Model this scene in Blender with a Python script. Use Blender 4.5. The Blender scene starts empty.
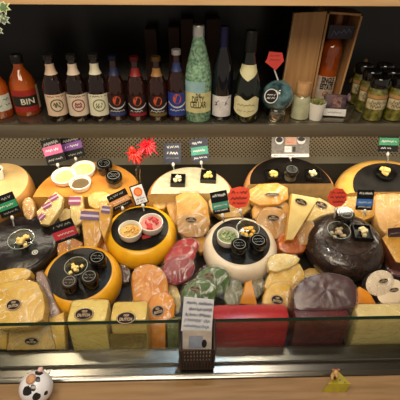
import bpy, bmesh, math, random
from mathutils import Vector, Matrix, noise
random.seed(11)
C = bpy.context.scene.collection
SC = bpy.context.scene
V = Vector
# ---------------------------------------------------------------- camera
FPX = 419.0
PITCH, YAW, ROLL = math.radians(34.3), math.radians(2.2), math.radians(0.7)
CAM = V((0, 0, 1.6))
fw = V((math.sin(YAW)*math.cos(PITCH), math.cos(YAW)*math.cos(PITCH), -math.sin(PITCH)))
r0 = V((math.cos(YAW), -math.sin(YAW), 0)); u0 = r0.cross(fw)
rt = r0*math.cos(ROLL)+u0*math.sin(ROLL); up = u0*math.cos(ROLL)-r0*math.sin(ROLL)
cd = bpy.data.cameras.new('camera'); cam = bpy.data.objects.new('camera', cd); C.objects.link(cam)
cam.matrix_world = Matrix.Translation(CAM) @ Matrix((rt, up, -fw)).transposed().to_4x4()
cd.sensor_width = 36; cd.lens = 36*FPX/400; cd.clip_start = .02
SC.camera = cam
# ---------------------------------------------------------------- world, lights, exposure
w = bpy.data.worlds.new('room_air'); SC.world = w; w.use_nodes = True
w.node_tree.nodes['Background'].inputs[0].default_value = (1.0, .86, .70, 1)
w.node_tree.nodes['Background'].inputs[1].default_value = .24
def lamp(name, kind, loc, target, power, color, size=.1, sy=None, spread=None):
    d = bpy.data.lights.new(name, kind); d.energy = power; d.color = color
    if kind == 'AREA':
        d.size = size
        if sy: d.shape = 'RECTANGLE'; d.size_y = sy
        if spread: d.spread = math.radians(spread)
    else: d.shadow_soft_size = size
    if kind == 'SPOT': d.spot_size = math.radians(spread or 60); d.spot_blend = .6
    o = bpy.data.objects.new(name, d); C.objects.link(o); o.location = loc
    o.rotation_euler = (V(target)-V(loc)).to_track_quat('-Z', 'Y').to_euler()
    return o
WARM = (1, .85, .66)
lamp('soft_fill_light', 'AREA', (-.2, -.5, 2.6), (0, 1.1, .9), 24, WARM, 1.4, .6)  # unseen area light, added for broad soft light from the customer side
for sx_, sy_, en_, col_ in ((-.91, 1.33, 26, (1, .84, .6)), (.13, 1.33, 20, (.45, .72, 1)), (.46, 1.33, 20, (1, .86, .68)),
        (-.9, .3, 20, (1, .86, .64)), (-.25, .2, 18, (1, .86, .64)), (.45, .3, 12, (1, .86, .68))):
    lamp('ceiling_spot', 'SPOT', (sx_, sy_, 2.75), (sx_*.5, .95, .7), en_, col_, .035, spread=75)
lamp('shelf_strip_light', 'AREA', (0, 1.14, 1.025), (0, 1.24, .7), 4.0, (1, .88, .68), 2.0, .03)
SC.view_settings.view_transform = 'Standard'; SC.view_settings.look = 'None'
SC.view_settings.exposure = 0.18; SC.view_settings.gamma = 1; SC.view_settings.use_curve_mapping = False
SC.cycles.transparent_max_bounces = 24
# ---------------------------------------------------------------- picture rays
def ray(px, py):
    return (rt*(px-200) + up*(200-py) + fw*FPX).normalized()
def hit(px, py, p, n):
    d = ray(px, py); return CAM + d*((p-CAM).dot(n)/d.dot(n))
def depth(p): return (p-CAM).dot(fw)
def m(wpx, p): return wpx*depth(p)/FPX
def proj(p):
    d = p-CAM; z = d.dot(fw); return (200+FPX*d.dot(rt)/z, 200-FPX*d.dot(up)/z)
BA = math.radians(11)
BO = V((0, .67, .64)); BN = V((0, -math.sin(BA), math.cos(BA)))
def bed(px, py, h=0.0): return hit(px, py, BO+BN*h, BN)
SHZ = 1.08
def shelf(px, py): return hit(px, py, V((0, 0, SHZ+.0006)), V((0, 0, 1)))
def height_to(p, py):
    lo, hi = 0, .8
    for _ in range(40):
        mid = (lo+hi)/2
        if proj(p+V((0, 0, mid)))[1] > py: lo = mid
        else: hi = mid
    return lo
# ---------------------------------------------------------------- materials
def lin(c):
    return tuple((x/255/12.92 if x/255 <= .04045 else ((x/255+.055)/1.055)**2.4) for x in c)+(1,)
MC = {}
def mat(name, rgb, rough=.5, metal=0, rgb2=None, scale=40, bump=0, trans=0, stretch=None, coat=0, ior=None, spec=None):
    if name in MC: return MC[name]
    mt = bpy.data.materials.new(name); MC[name] = mt; mt.use_nodes = True
    nt = mt.node_tree; b = nt.nodes['Principled BSDF']
    b.inputs['Base Color'].default_value = lin(rgb); b.inputs['Roughness'].default_value = rough
    b.inputs['Metallic'].default_value = metal; b.inputs['Transmission Weight'].default_value = trans
    b.inputs['Coat Weight'].default_value = coat; b.inputs['Coat Roughness'].default_value = .08
    if spec is not None: b.inputs['Specular IOR Level'].default_value = spec
    if ior: b.inputs['IOR'].default_value = ior
    tc = nt.nodes.new('ShaderNodeTexCoord'); mp = nt.nodes.new('ShaderNodeMapping')
    nt.links.new(tc.outputs['Object'], mp.inputs[0])
    if stretch: mp.inputs['Scale'].default_value = stretch
    nz = nt.nodes.new('ShaderNodeTexNoise'); nz.inputs['Scale'].default_value = scale
    nz.inputs['Detail'].default_value = 5; nt.links.new(mp.outputs[0], nz.inputs['Vector'])
    rgb2 = rgb2 or tuple(x*.88 for x in rgb)
    cr = nt.nodes.new('ShaderNodeValToRGB'); cr.color_ramp.elements[0].position = .35; cr.color_ramp.elements[1].position = .68
    cr.color_ramp.elements[0].color = lin(rgb); cr.color_ramp.elements[1].color = lin(rgb2)
    nt.links.new(nz.outputs['Fac'], cr.inputs[0]); nt.links.new(cr.outputs[0], b.inputs['Base Color'])
    if bump:
        bp = nt.nodes.new('ShaderNodeBump'); bp.inputs['Strength'].default_value = bump; bp.inputs['Distance'].default_value = .004
        nt.links.new(nz.outputs['Fac'], bp.inputs['Height']); nt.links.new(bp.outputs[0], b.inputs['Normal'])
    return mt
def clear(name, tint=(255, 255, 255), gloss=.12, scale=60, bump=.6, base=.03, k=1.0, crease=0):
    if name in MC: return MC[name]
    mt = bpy.data.materials.new(name); MC[name] = mt; mt.use_nodes = True
    nt = mt.node_tree; nt.nodes.clear()
    out = nt.nodes.new('ShaderNodeOutputMaterial'); mx = nt.nodes.new('ShaderNodeMixShader')
    tr = nt.nodes.new('ShaderNodeBsdfTransparent'); tr.inputs[0].default_value = lin(tint)
    gl = nt.nodes.new('ShaderNodeBsdfGlossy'); gl.inputs['Roughness'].default_value = gloss
    fr = nt.nodes.new('ShaderNodeFresnel'); ge = nt.nodes.new('ShaderNodeNewGeometry')
    io = nt.nodes.new('ShaderNodeMath'); io.operation = 'MULTIPLY_ADD'; io.inputs[1].default_value = 1/1.45-1.45; io.inputs[2].default_value = 1.45
    nt.links.new(ge.outputs['Backfacing'], io.inputs[0]); nt.links.new(io.outputs[0], fr.inputs[0])
    ma = nt.nodes.new('ShaderNodeMath'); ma.operation = 'MULTIPLY_ADD'; ma.inputs[1].default_value = k; ma.inputs[2].default_value = base
    nt.links.new(fr.outputs[0], ma.inputs[0]); nt.links.new(ma.outputs[0], mx.inputs[0])
    surf = tr.outputs[0]
    if crease:
        tc2 = nt.nodes.new('ShaderNodeTexCoord'); n2 = nt.nodes.new('ShaderNodeTexNoise'); n2.inputs['Scale'].default_value = 14; n2.inputs['Distortion'].default_value = 2.5; n2.inputs['Detail'].default_value = 4
        sb = nt.nodes.new('ShaderNodeMath'); sb.operation = 'SUBTRACT'; sb.inputs[1].default_value = .5
        ab = nt.nodes.new('ShaderNodeMath'); ab.operation = 'ABSOLUTE'; rr = nt.nodes.new('ShaderNodeValToRGB')
        rr.color_ramp.elements[0].position = 0; rr.color_ramp.elements[0].color = (crease,)*3+(1,); rr.color_ramp.elements[1].position = .022; rr.color_ramp.elements[1].color = (0, 0, 0, 1)
        df = nt.nodes.new('ShaderNodeBsdfGlossy'); df.inputs['Roughness'].default_value = .45; m2 = nt.nodes.new('ShaderNodeMixShader')
        nt.links.new(tc2.outputs['Object'], n2.inputs['Vector']); nt.links.new(n2.outputs['Fac'], sb.inputs[0]); nt.links.new(sb.outputs[0], ab.inputs[0]); nt.links.new(ab.outputs[0], rr.inputs[0])
        nt.links.new(rr.outputs[0], m2.inputs[0]); nt.links.new(tr.outputs[0], m2.inputs[1]); nt.links.new(df.outputs[0], m2.inputs[2]); surf = m2.outputs[0]
    nt.links.new(surf, mx.inputs[1]); nt.links.new(gl.outputs[0], mx.inputs[2]); nt.links.new(mx.outputs[0], out.inputs[0])
    if bump:
        tc = nt.nodes.new('ShaderNodeTexCoord'); nz = nt.nodes.new('ShaderNodeTexNoise'); nz.inputs['Scale'].default_value = scale
        nz.inputs['Detail'].default_value = 3; nz.inputs['Distortion'].default_value = 1.2
        nt.links.new(tc.outputs['Object'], nz.inputs['Vector'])
        bp = nt.nodes.new('ShaderNodeBump'); bp.inputs['Strength'].default_value = bump; bp.inputs['Distance'].default_value = .010
        nt.links.new(nz.outputs['Fac'], bp.inputs['Height'])
        nt.links.new(bp.outputs[0], gl.inputs['Normal']); nt.links.new(bp.outputs[0], fr.inputs['Normal'])
    return mt
FILM = clear('plastic_film', (250, 250, 250), .09, 60, 1.0, .0, 1.0, .28)
BFILM = clear('cling_film', (250, 250, 250), .09, 70, .8, .0, .8)
GLASS = clear('thin_glass', (240, 246, 244), .03, 10, 0, .04, 1.2)
PANE = clear('counter_glass', (250, 253, 251), .02, 10, 0, .0, .8)
steel = mat('brushed_steel', (126, 123, 116), .26, 1, (118, 115, 108), 30, 0, stretch=(.6, 20, 20))
steel_d = mat('dull_steel', (128, 124, 112), .42, 1, (106, 102, 92), 30, .05, stretch=(.6, 20, 20))
dark = mat('dark_panel', (22, 19, 16), .35, 0, (15, 13, 11), 8)
blk = mat('black_plastic', (20, 20, 20), .3, 0, (14, 14, 14), 60)
blkgl = mat('black_glass', (14, 13, 13), .08, 0, (20, 18, 18), 60, coat=.6)
white = mat('white_ceramic', (240, 236, 226), .25, 0, (228, 224, 214), 20, coat=.3)
paper = mat('white_paper', (232, 230, 226), .6)
ink = mat('dark_ink', (30, 28, 30), .6)
creamink = mat('cream_print', (232, 224, 200), .6)
wood = mat('pale_wood', (152, 120, 84), .42, 0, (132, 102, 68), 14, .08, stretch=(.5, 6, 6), coat=.2)
waxblk = mat('black_top_label', (13, 12, 11), .36, 0, (24, 22, 20), 90, .3, spec=.25)
# ---------------------------------------------------------------- object helpers
def link(o, parent=None):
    C.objects.link(o)
    if parent: o.parent = parent
    return o
def obj(name, vf, mats, parent=None, M=None, smooth=True, idx=None, label=None):
    vs, fs = vf
    me = bpy.data.meshes.new(name); me.from_pydata([tuple(v) for v in vs], [], [tuple(f) for f in fs])
    for x in (mats if isinstance(mats, (list, tuple)) else [mats]): me.materials.append(x)
    if idx:
        for p, i in zip(me.polygons, idx): p.material_index = i
    bm = bmesh.new(); bm.from_mesh(me); bmesh.ops.recalc_face_normals(bm, faces=bm.faces); bm.to_mesh(me); bm.free()
    if smooth:
        for p in me.polygons: p.use_smooth = True
        me.set_sharp_from_angle(angle=math.radians(40))
    o = bpy.data.objects.new(name, me); link(o, parent)
    if M is not None: o.matrix_local = M
    if label: o['label'] = label
    return o
def tag(o, label, cat, group=None, kind=None):
    if label: o['label'] = label
    if cat: o['category'] = cat
    if group: o['group'] = group
    if kind: o['kind'] = kind
    return o
def thing(name, label, cat, M, group=None):
    e = bpy.data.objects.new(name, None); C.objects.link(e); e.empty_display_size = .02
    e.matrix_world = M if isinstance(M, Matrix) else Matrix.Translation(M)
    return tag(e, label, cat, group)
def copy_tree(o, parent=None):
    c = o.copy(); C.objects.link(c); c.parent = parent
    for ch in list(o.children): copy_tree(ch, c)
    return c
def frame(p, x, z):
    z = z.normalized(); y = z.cross(x).normalized(); x = y.cross(z)
    return Matrix.Translation(p) @ Matrix((x, y, z)).transposed().to_4x4()
def bedM(p, yaw=0): return frame(p, V((1, 0, 0)), BN) @ Matrix.Rotation(math.radians(yaw), 4, 'Z')
def box(cx, cy, cz, sx, sy, sz, b=0):
    bm = bmesh.new(); bmesh.ops.create_cube(bm, size=1)
    for v in bm.verts: v.co = V((cx+v.co.x*sx, cy+v.co.y*sy, cz+v.co.z*sz))
    if b: bmesh.ops.bevel(bm, geom=bm.edges[:], offset=b, segments=2, affect='EDGES', profile=.6)
    r = ([v.co.copy() for v in bm.verts], [[v.index for v in f.verts] for f in bm.faces]) if bm.verts.index_update() is None else None
    bm.free(); return r
def join(*parts):
    vs, fs = [], []
    for a, b in parts:
        n = len(vs); vs += list(a); fs += [[i+n for i in f] for f in b]
    return vs, fs
def xf(vf, M): return [M @ V(v) for v in vf[0]], vf[1]
def lathe(prof, seg=32, sx=1, sy=1):
    vs, fs, rings = [], [], []
    for r, z in prof:
        if r < 1e-6: rings.append([len(vs)]); vs.append(V((0, 0, z)))
        else:
            rings.append(list(range(len(vs), len(vs)+seg)))
            for k in range(seg):
                a = 2*math.pi*k/seg; vs.append(V((r*math.cos(a)*sx, r*math.sin(a)*sy, z)))
    for A, B in zip(rings, rings[1:]):
        for k in range(seg):
            k2 = (k+1) % seg
            if len(A) == 1 and len(B) == 1: continue
            if len(A) == 1: fs.append([A[0], B[k], B[k2]])
            elif len(B) == 1: fs.append([A[k], A[k2], B[0]])
            else: fs.append([A[k], A[k2], B[k2], B[k]])
    return vs, fs
def tube(pts, r, seg=8):
    vs, fs = [], []; pts = [V(p) for p in pts]
    for i, p in enumerate(pts):
        d = (pts[min(i+1, len(pts)-1)]-pts[max(i-1, 0)]).normalized()
        a = d.orthogonal().normalized(); b = d.cross(a)
        if i and (a-pa).length > 1.2: a, b = pa, pb
        pa, pb = a, b
        rr = r[i] if isinstance(r, (list, tuple)) else r
        for k in range(seg):
            t = 2*math.pi*k/seg; vs.append(p+(a*math.cos(t)+b*math.sin(t))*rr)
    for i in range(len(pts)-1):
        for k in range(seg):
            k2 = (k+1) % seg; fs.append([i*seg+k, i*seg+k2, (i+1)*seg+k2, (i+1)*seg+k])
    fs.append(list(range(seg))[::-1]); fs.append([(len(pts)-1)*seg+k for k in range(seg)])
    return vs, fs
def ball(c, rx, ry=None, rz=None, seg=20, rg=10):
    ry = ry or rx; rz = rz or rx
    vf = lathe([(math.sin(math.pi*i/rg) if 0 < i < rg else 0, math.cos(math.pi*i/rg)) for i in range(rg+1)], seg)
    return [V((v.x*rx, v.y*ry, v.z*rz))+V(c) for v in vf[0]], vf[1]
def disc(rx, ry, z=0, n=28, cx=0, cy=0):
    return [V((cx+rx*math.cos(2*math.pi*k/n), cy+ry*math.sin(2*math.pi*k/n), z)) for k in range(n)], [list(range(n))]
def rect(x0, y0, x1, y1, z=0): return [V((x0, y0, z)), V((x1, y0, z)), V((x1, y1, z)), V((x0, y1, z))], [[0, 1, 2, 3]]
def ringflat(ro, ri, z, n=28, ky=1):
    vs = [V((r*math.cos(2*math.pi*k/n), ky*r*math.sin(2*math.pi*k/n), z)) for r in (ro, ri) for k in range(n)]
    return vs, [[k, (k+1) % n, n+(k+1) % n, n+k] for k in range(n)]
def chaikin(P, n=2):
    for _ in range(n):
        Q = []
        for i in range(len(P)):
            a, b = P[i], P[(i+1) % len(P)]
            Q += [a*.75+b*.25, a*.25+b*.75]
        P = Q
    return P
TM = {}
def text(s, width, height=None, z=0, cx=0, cy=0, bold=.02):
    """flat lettering centred at cx, cy"""
    if s not in TM:
        cu = bpy.data.curves.new('lettering', 'FONT'); cu.body = s; cu.resolution_u = 2; cu.offset = bold
        o = bpy.data.objects.new('lettering', cu); C.objects.link(o)
        bpy.context.view_layer.update()
        me = o.evaluated_get(bpy.context.evaluated_depsgraph_get()).to_mesh()
        TM[s] = ([v.co.copy() for v in me.vertices], [list(p.vertices) for p in me.polygons])
        bpy.data.objects.remove(o)
    vs, fs = TM[s]
    x0, x1 = min(v.x for v in vs), max(v.x for v in vs); y0, y1 = min(v.y for v in vs), max(v.y for v in vs)
    k = width/(x1-x0); ky = (height/(y1-y0)) if height else k
    return [V(((v.x-(x0+x1)/2)*k+cx, (v.y-(y0+y1)/2)*ky+cy, z)) for v in vs], fs
def scribble(x0, y, x1, h, z, seed=0, n=16, th=None):
    """a line of handwriting too small to read"""
    rnd = random.Random(seed); th = th or h*.22; pts = []
    for i in range(n+1):
        pts.append(V((x0+(x1-x0)*i/n, y+(h*.5 if i % 2 else -h*.5)*rnd.uniform(.35, 1), z)))
    vs, fs = [], []
    for i in range(n):
        if rnd.random() < .14: continue
        a, b = pts[i], pts[i+1]; d = (b-a).normalized(); q = V((-d.y, d.x, 0))*th/2
        k = len(vs); vs += [a-q, b-q, b+q, a+q]; fs.append([k, k+1, k+2, k+3])
    return vs, fs
def wrapcyl(vf, r):
    """bend flat lettering or a label round an upright cylinder; x runs round, y up, front faces -y"""
    return [V(((r+v.z)*math.sin(v.x/r), -(r+v.z)*math.cos(v.x/r), v.y)) for v in vf[0]], vf[1]
def strip(x0, x1, top, bot, z=0, n=14):
    vs, fs = [], []
    for i in range(n+1):
        x = x0+(x1-x0)*i/n
        vs += [V((x, bot(x) if callable(bot) else bot, z)), V((x, top(x) if callable(top) else top, z))]
    for i in range(n): fs.append([2*i, 2*i+2, 2*i+3, 2*i+1])
    return vs, fs
# ================================================================ SETTING
def struct(name, vf, mt, smooth=False): return tag(obj(name, vf, mt, None, None, smooth), None, None, None, 'structure')
struct('floor', rect(-3, -2, 3, 3), mat('floor_tile', (120, 104, 86), .5))
struct('wall_back', box(0, 2.95, 1.5, 6, .06, 3.0), mat('room_wall', (48, 42, 36), .8))
struct('ceiling', box(0, .3, 3.05, 6, 4.6, .06), mat('room_ceiling', (190, 176, 156), .8))
case = thing('display_case', 'refrigerated steel and glass cheese counter with a bottle shelf above', 'display case', V((0, 1.0, 0)))
inv = Matrix.Translation((0, -1.0, 0))
def cpart(name, vf, mt, smooth=False, label=None): return obj(name, xf(vf, inv), mt, case, None, smooth, label=label)
W = 2.3
cpart('back_panel', box(0, 1.58, 1.26, W, .02, .52), mat('cavity_back', (16, 14, 13), .25, 0, (24, 20, 17), 3))
cpart('top_panel', box(0, 1.34, 1.51, W, .46, .02), dark)
cpart('shelf_lip', box(0, 1.166, 1.0585, W, .012, .043, .004), mat('lip_steel', (136, 128, 110), .34, .6, (124, 116, 98), 8, stretch=(.4, 10, 10)), True, label='bright folded front lip of the bottle shelf')
cpart('shelf', box(0, 1.376, 1.06, W, .405, .04, .004), mat('shelf_steel', (132, 126, 112), .2, .85, (122, 116, 102), 8, stretch=(.4, 10, 10)), True, 'brushed steel shelf carrying the bottles')
def prism(P):
    n = len(P); return [V((x, y, z)) for x in (-W/2, W/2) for y, z in P], [list(range(n)), [n+i for i in range(n)]]+[[i, (i+1) % n, n+(i+1) % n, n+i] for i in range(n)]
# perforated panel
def perf():
    mt = bpy.data.materials.new('perforated_steel'); mt.use_nodes = True; nt = mt.node_tree; b = nt.nodes['Principled BSDF']
    b.inputs['Metallic'].default_value = .35; b.inputs['Roughness'].default_value = .45
    tc = nt.nodes.new('ShaderNodeTexCoord'); mp = nt.nodes.new('ShaderNodeMapping')
    mp.inputs['Scale'].default_value = (92, 92, 92); mp.inputs['Rotation'].default_value = (0, math.radians(45), 0)
    sp = nt.nodes.new('ShaderNodeSeparateXYZ'); nt.links.new(tc.outputs['Object'], mp.inputs[0]); nt.links.new(mp.outputs[0], sp.inputs[0])
    sq = []
    for ax in ('X', 'Z'):
        f = nt.nodes.new('ShaderNodeMath'); f.operation = 'FRACT'; nt.links.new(sp.outputs[ax], f.inputs[0])
        s = nt.nodes.new('ShaderNodeMath'); s.operation = 'SUBTRACT'; s.inputs[1].default_value = .5; nt.links.new(f.outputs[0], s.inputs[0])
        q = nt.nodes.new('ShaderNodeMath'); q.operation = 'MULTIPLY'; nt.links.new(s.outputs[0], q.inputs[0]); nt.links.new(s.outputs[0], q.inputs[1]); sq.append(q)
    a = nt.nodes.new('ShaderNodeMath'); a.operation = 'ADD'; nt.links.new(sq[0].outputs[0], a.inputs[0]); nt.links.new(sq[1].outputs[0], a.inputs[1])
    c = nt.nodes.new('ShaderNodeValToRGB'); c.color_ramp.elements[0].position = .075; c.color_ramp.elements[1].position = .10
    c.color_ramp.elements[0].color = lin((28, 25, 20)); c.color_ramp.elements[1].color = lin((178, 164, 136))
    nt.links.new(a.outputs[0], c.inputs[0]); nt.links.new(c.outputs[0], b.inputs['Base Color'])
    return mt
PY = 1.44
ztop = 1.04; zmid = hit(200, 157, V((0, PY, 0)), V((0, 1, 0))).z
cpart('perforated_panel', box(0, PY+.01, (ztop+zmid)/2, W, .02, ztop-zmid), perf(), label='perforated steel air panel under the bottle shelf')
cpart('lower_panel', box(0, PY+.006, (zmid+.60)/2, W, .02, zmid-.60), mat('lower_steel', (150, 142, 120), .5, .2, (136, 128, 108), 6), label='plain steel panel below the perforations')
bl = .84
bedbox = xf(box(0, bl/2-.02, -.012, W, bl-.0, .024), frame(BO, V((1, 0, 0)), BN))
cpart('display_deck', bedbox, mat('deck_black', (38, 33, 26), .35, 0, (28, 24, 20), 6))
cpart('front_glass', box(0, .66, (.692+.80)/2, W, .006, .108), PANE, label='low clear front glass pane')
cpart('glass_edge', box(0, .66, .8015, W, .0065, .004), mat('green_glass_edge', (22, 44, 34), .15), label='dark green top edge of the front glass')
cpart('rail', prism([(.6645, .61), (.6645, .690), (.6635, .694), (.657, .694), (.626, .6895), (.624, .687), (.6, .684), (.6, .61)]), steel)
cpart('rail_lip', prism([(.5999, .684), (.592, .6825), (.588, .679), (.588, .66), (.5999, .66)]), mat('bright_steel', (150, 147, 140), .22, 1, (140, 136, 128), 30, 0, stretch=(.6, 20, 20)), True)
cpart('base_cabinet', box(0, 1.1, .30, W, .88, .58), dark)
cpart('wooden_ledge', box(0, .43, .66, W, .31, .044, .004), wood, True, 'pale wooden customer ledge in front of the rail')
cpart('beam', box(0, 1.10, hit(200, 5.5, V((0, 1.08, 0)), V((0, 1, 0))).z+.045, W, .04, .09, .003),
      mat('beam_wood', (226, 188, 140), .45, 0, (214, 172, 122), 12, .05, stretch=(.5, 6, 6)), True, 'pale wooden edge board along the top')
# ================================================================ BOTTLES
def label_on(parent, name, r, x0, x1, z0, z1, mt, lab=None, top=None, bot=None, off=.0006):
    return obj(name, wrapcyl(strip(x0, x1, top or z1, bot or z0, off), r), mt, parent, label=lab)
def conform(vf, prof, r, H, off=.0008):
    pts = [(a*r, b*H) for a, b in prof]
    def ra(z):
        for (r1, z1), (r2, z2) in zip(pts, pts[1:]):
            if z1 <= z <= z2 and z2 > z1: return r1+(r2-r1)*(z-z1)/(z2-z1)
        return pts[-1][0]
    return [V(((ra(v.y)+off+v.z)*math.sin(v.x/r), -(ra(v.y)+off+v.z)*math.cos(v.x/r), v.y)) for v in vf[0]], vf[1]
def vstrip(x0, x1, z0, z1, n=12, k=6, bot=None):
    vs, fs = [], []
    for i in range(n+1):
        x = x0+(x1-x0)*i/n; b = bot(x) if bot else z0
        for j in range(k+1): vs.append(V((x, b+(z1-b)*j/k, 0)))
    for i in range(n):
        for j in range(k): a = i*(k+1)+j; fs.append([a, a+k+1, a+k+2, a+1])
    return vs, fs
def bottle(name, label, px, py, wpx, topy, prof, mt, cap_mt, cap_h=.06, cap_r=None, group=None):
    p = shelf(px, py); r = m(wpx, p)/2; H = height_to(p, topy)
    t = thing(name, label, 'bottle', p, group)
    t.rotation_euler = (0, 0, math.atan2(-(p.x-CAM.x), p.y-CAM.y))
    pr = [(0, .0)]+[(a*r, b*H) for a, b in prof]+[(0, prof[-1][1]*H)]
    obj('glass_body', lathe(pr, 32), mt, t)
    if cap_mt:
        cr = (cap_r or prof[-1][0]*1.12)*r; z0 = prof[-1][1]*H-.6*cap_h*H
        obj('cap', lathe([(cr*1.02, z0), (cr*1.02, z0+.3*(H-z0)), (cr, z0+.9*(H-z0)), (cr*.9, H), (0, H)], 24), cap_mt, t)
    return t, r, H
BEER = [(.9, .0), (1, .02), (1, .50), (.96, .56), (.75, .66), (.46, .75), (.38, .80), (.36, .93), (.42, .94), (.42, .96)]
CHAMP = [(.9, 0), (1, .02), (1, .38), (.95, .45), (.78, .53), (.60, .61), (.46, .70), (.38, .78), (.36, .86), (.35, .96)]
LONG = [(.9, .0), (1, .02), (1, .54), (.97, .60), (.72, .70), (.42, .80), (.36, .88), (.35, .96)]
brown = mat('brown_bottle_glass', (26, 12, 9), .07, 0, (34, 16, 10), 10, coat=.7)
brownr = mat('ruby_bottle_glass', (40, 14, 10), .07, 0, (52, 20, 12), 10, coat=.7)
amber = mat('amber_glass', (196, 92, 22), .08, 0, (150, 60, 14), 8, coat=.6, trans=.15)
capk = mat('black_cap', (26, 24, 24), .3, .5, (60, 56, 52), 200)
cream_label = mat('cream_label', (226, 212, 186), .6, 0, (214, 196, 170), 60)
green_ink = mat('green_print', (70, 92, 66), .6)
# two leaning-label amber bottles on the left
t, r, H = bottle('amber_flask', 'amber bottle with a pale label in teal print, cut by the left edge', 2.5, 115, 23, 58,
    [(.9, 0), (1, .03), (1, .50), (.9, .60), (.5, .72), (.34, .78), (.34, .9), (.38, .95)], amber, capk, .1)
label_on(t, 'label', r, -r*1.1, r*1.1, .14*H, .42*H, mat('pale_label', (214, 218, 204), .6))
o = obj('lettering', wrapcyl(join(scribble(-r*.9, .34*H, r*.9, .05*H, .001, 1, 12, .0022), scribble(-r*.9, .24*H, r*.9, .05*H, .001, 2, 12, .0022)), r), mat('teal_print', (60, 130, 120), .6), t)
t, r, H = bottle('amber_sauce_bottle', 'large amber bottle with a red and black label and tall dark cap', 29, 112, 25, 54,
    [(.92, 0), (1, .03), (1, .46), (.97, .54), (.80, .64), (.5, .74), (.36, .80), (.36, .9), (.38, .94)], amber, capk, .12)
label_on(t, 'label', r, -r*1.1, r*.9, .08*H, .46*H, mat('red_label', (168, 44, 36), .5, 0, (150, 36, 30), 30), 'red label with a black band')
label_on(t, 'label_band', r, -r*1.1, r*.9, .18*H, .36*H, mat('dark_label_band', (30, 34, 24), .6), off=.001)
obj('lettering', wrapcyl(text('BIN', r*1.0, .10*H, .0016, r*.1, .27*H), r), creamink, t)
label_on(t, 'side_label', r, r*1.0, r*1.5, .10*H, .50*H, cream_label, 'cream strip beside the red label')
# three cream-labelled beers
for i, (px, wp, tp, lab, tone) in enumerate([(59.5, 20.5, 54, 'first cream labelled brown beer bottle, right of the amber bottles', (224, 196, 168)),
      (80.5, 20.5, 54, 'middle one of the three cream labelled brown beer bottles', (226, 208, 186)),
      (101, 20, 53.5, 'cream labelled beer bottle with palest yellow label, beside the orange crested ones', (228, 224, 196))]):
    t, r, H = bottle('beer_bottle', lab, px, 118, wp, tp, BEER, brown, capk, .05)
    lm = mat('beer_label_tone_%d' % i, tone, .6, 0, tuple(x*.94 for x in tone), 50)
    label_on(t, 'label', r, -r*1.15, r*1.15, .10*H, .44*H, lm)
    R1 = r*.62
    obj('emblem', wrapcyl(join(([V((v.x, v.y+.27*H, v.z)) for v in ringflat(R1, R1*.82, .001)[0]], ringflat(R1, R1*.82, .001)[1]),
        scribble(-R1*.5, .29*H, R1*.5, .06*H, .001, i+5, 6, .003), scribble(-R1*.5, .25*H, R1*.5, .05*H, .001, i+9, 6, .003)), r), [green_ink, mat('red_print', (150, 74, 70), .6), mat('olive_print', (120, 128, 80), .6)][i], t)
    obj('lettering', wrapcyl(scribble(-r*.8, .41*H, r*.8, .03*H, .001, i+3, 14, .0016), r), ink, t)
    obj('neck_label', conform(vstrip(-r*1.5, r*1.5, .715*H, .87*H), BEER, r, H), lm, t)
# three dark bottles with orange crests, then the blue one
for i, (px, wp, tp, neck, lab) in enumerate([(118.5, 18, 55, (40, 46, 88), 'dark bottle with blue neck label and orange crest'),
      (138.5, 19, 56, (150, 34, 32), 'dark bottle with red neck label and orange crest'),
      (158.5, 19.5, 56, (170, 124, 66), 'dark bottle with gold neck label and orange crest'),
      (177.5, 18.5, 49, (48, 60, 116), 'dark bottle with a solid blue front label and blue neck label')]):
    t, r, H = bottle('beer_bottle', lab, px, 117.5, wp, tp, BEER, brownr, mat('cap_%d' % i, tuple(x*.62 for x in neck), .3, .6) if i < 3 else mat('silver_cap', (190, 186, 190), .3, .6), .05)
    bandc = [(50, 66, 120), (150, 30, 40), (120, 100, 50), (44, 64, 140)][i]
    label_on(t, 'label', r, -r*1.15, r*1.15, .08*H, .43*H, mat('crest_label_%d' % i, (44, 20, 16) if i < 3 else (40, 60, 140), .5))
    obj('crest', wrapcyl(disc(r*.42, .075*H, .001, 20, 0, .34*H), r), mat('orange_print', (206, 84, 44), .6), t)
    o = obj('lettering', wrapcyl(join(strip(-r, r, lambda x: .27*H-.3*r+ x*x/r*.5, lambda x: .245*H-.3*r+x*x/r*.5, .0012),
        scribble(-r*.8, .17*H, r*.8, .035*H, .0012, i, 10, .002)), r), mat('silver_print', (196, 200, 204), .5), t)
    label_on(t, 'label_band', r, -r*.95, r*.95, .09*H, .14*H, mat('band_%d' % i, bandc, .5), off=.001)
    obj('neck_label', conform(vstrip(-r*1.2, r*1.2, .71*H, .83*H), BEER, r, H), mat('neck_label_%d' % i, neck, .5), t)
# green sparkling bottle
greeng = mat('speckled_green_glass', (150, 190, 158), .1, 0, (64, 104, 78), 130, .3, coat=.7)
t, r, H = bottle('sparkling_bottle', 'tall pale green speckled glass bottle with silver cap and blue and yellow label', 198, 118, 25.5, 24.5,
    [(.9, 0), (1, .02), (1, .42), (.98, .50), (.84, .62), (.62, .74), (.42, .86), (.36, .94)], greeng, mat('silver_cap2', (214, 216, 214), .3, .7), .08, .42)
label_on(t, 'label', r, -r*1.2, r*1.2, .12*H, .34*H, mat('straw_label', (214, 208, 150), .6), 'yellow label with dark lettering')
label_on(t, 'blue_label', r, -r*1.2, r*.5, .34*H, .46*H, mat('sky_label', (150, 190, 196), .5), 'pale blue upper label')
obj('lettering', wrapcyl(join(text('THE', r*.35, .012, .001, 0, .315*H), text('DIRTY', r*.9, .020, .001, 0, .27*H), text('CELLAR', r*1.25, .020, .001, 0, .21*H)), r), ink, t)
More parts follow.
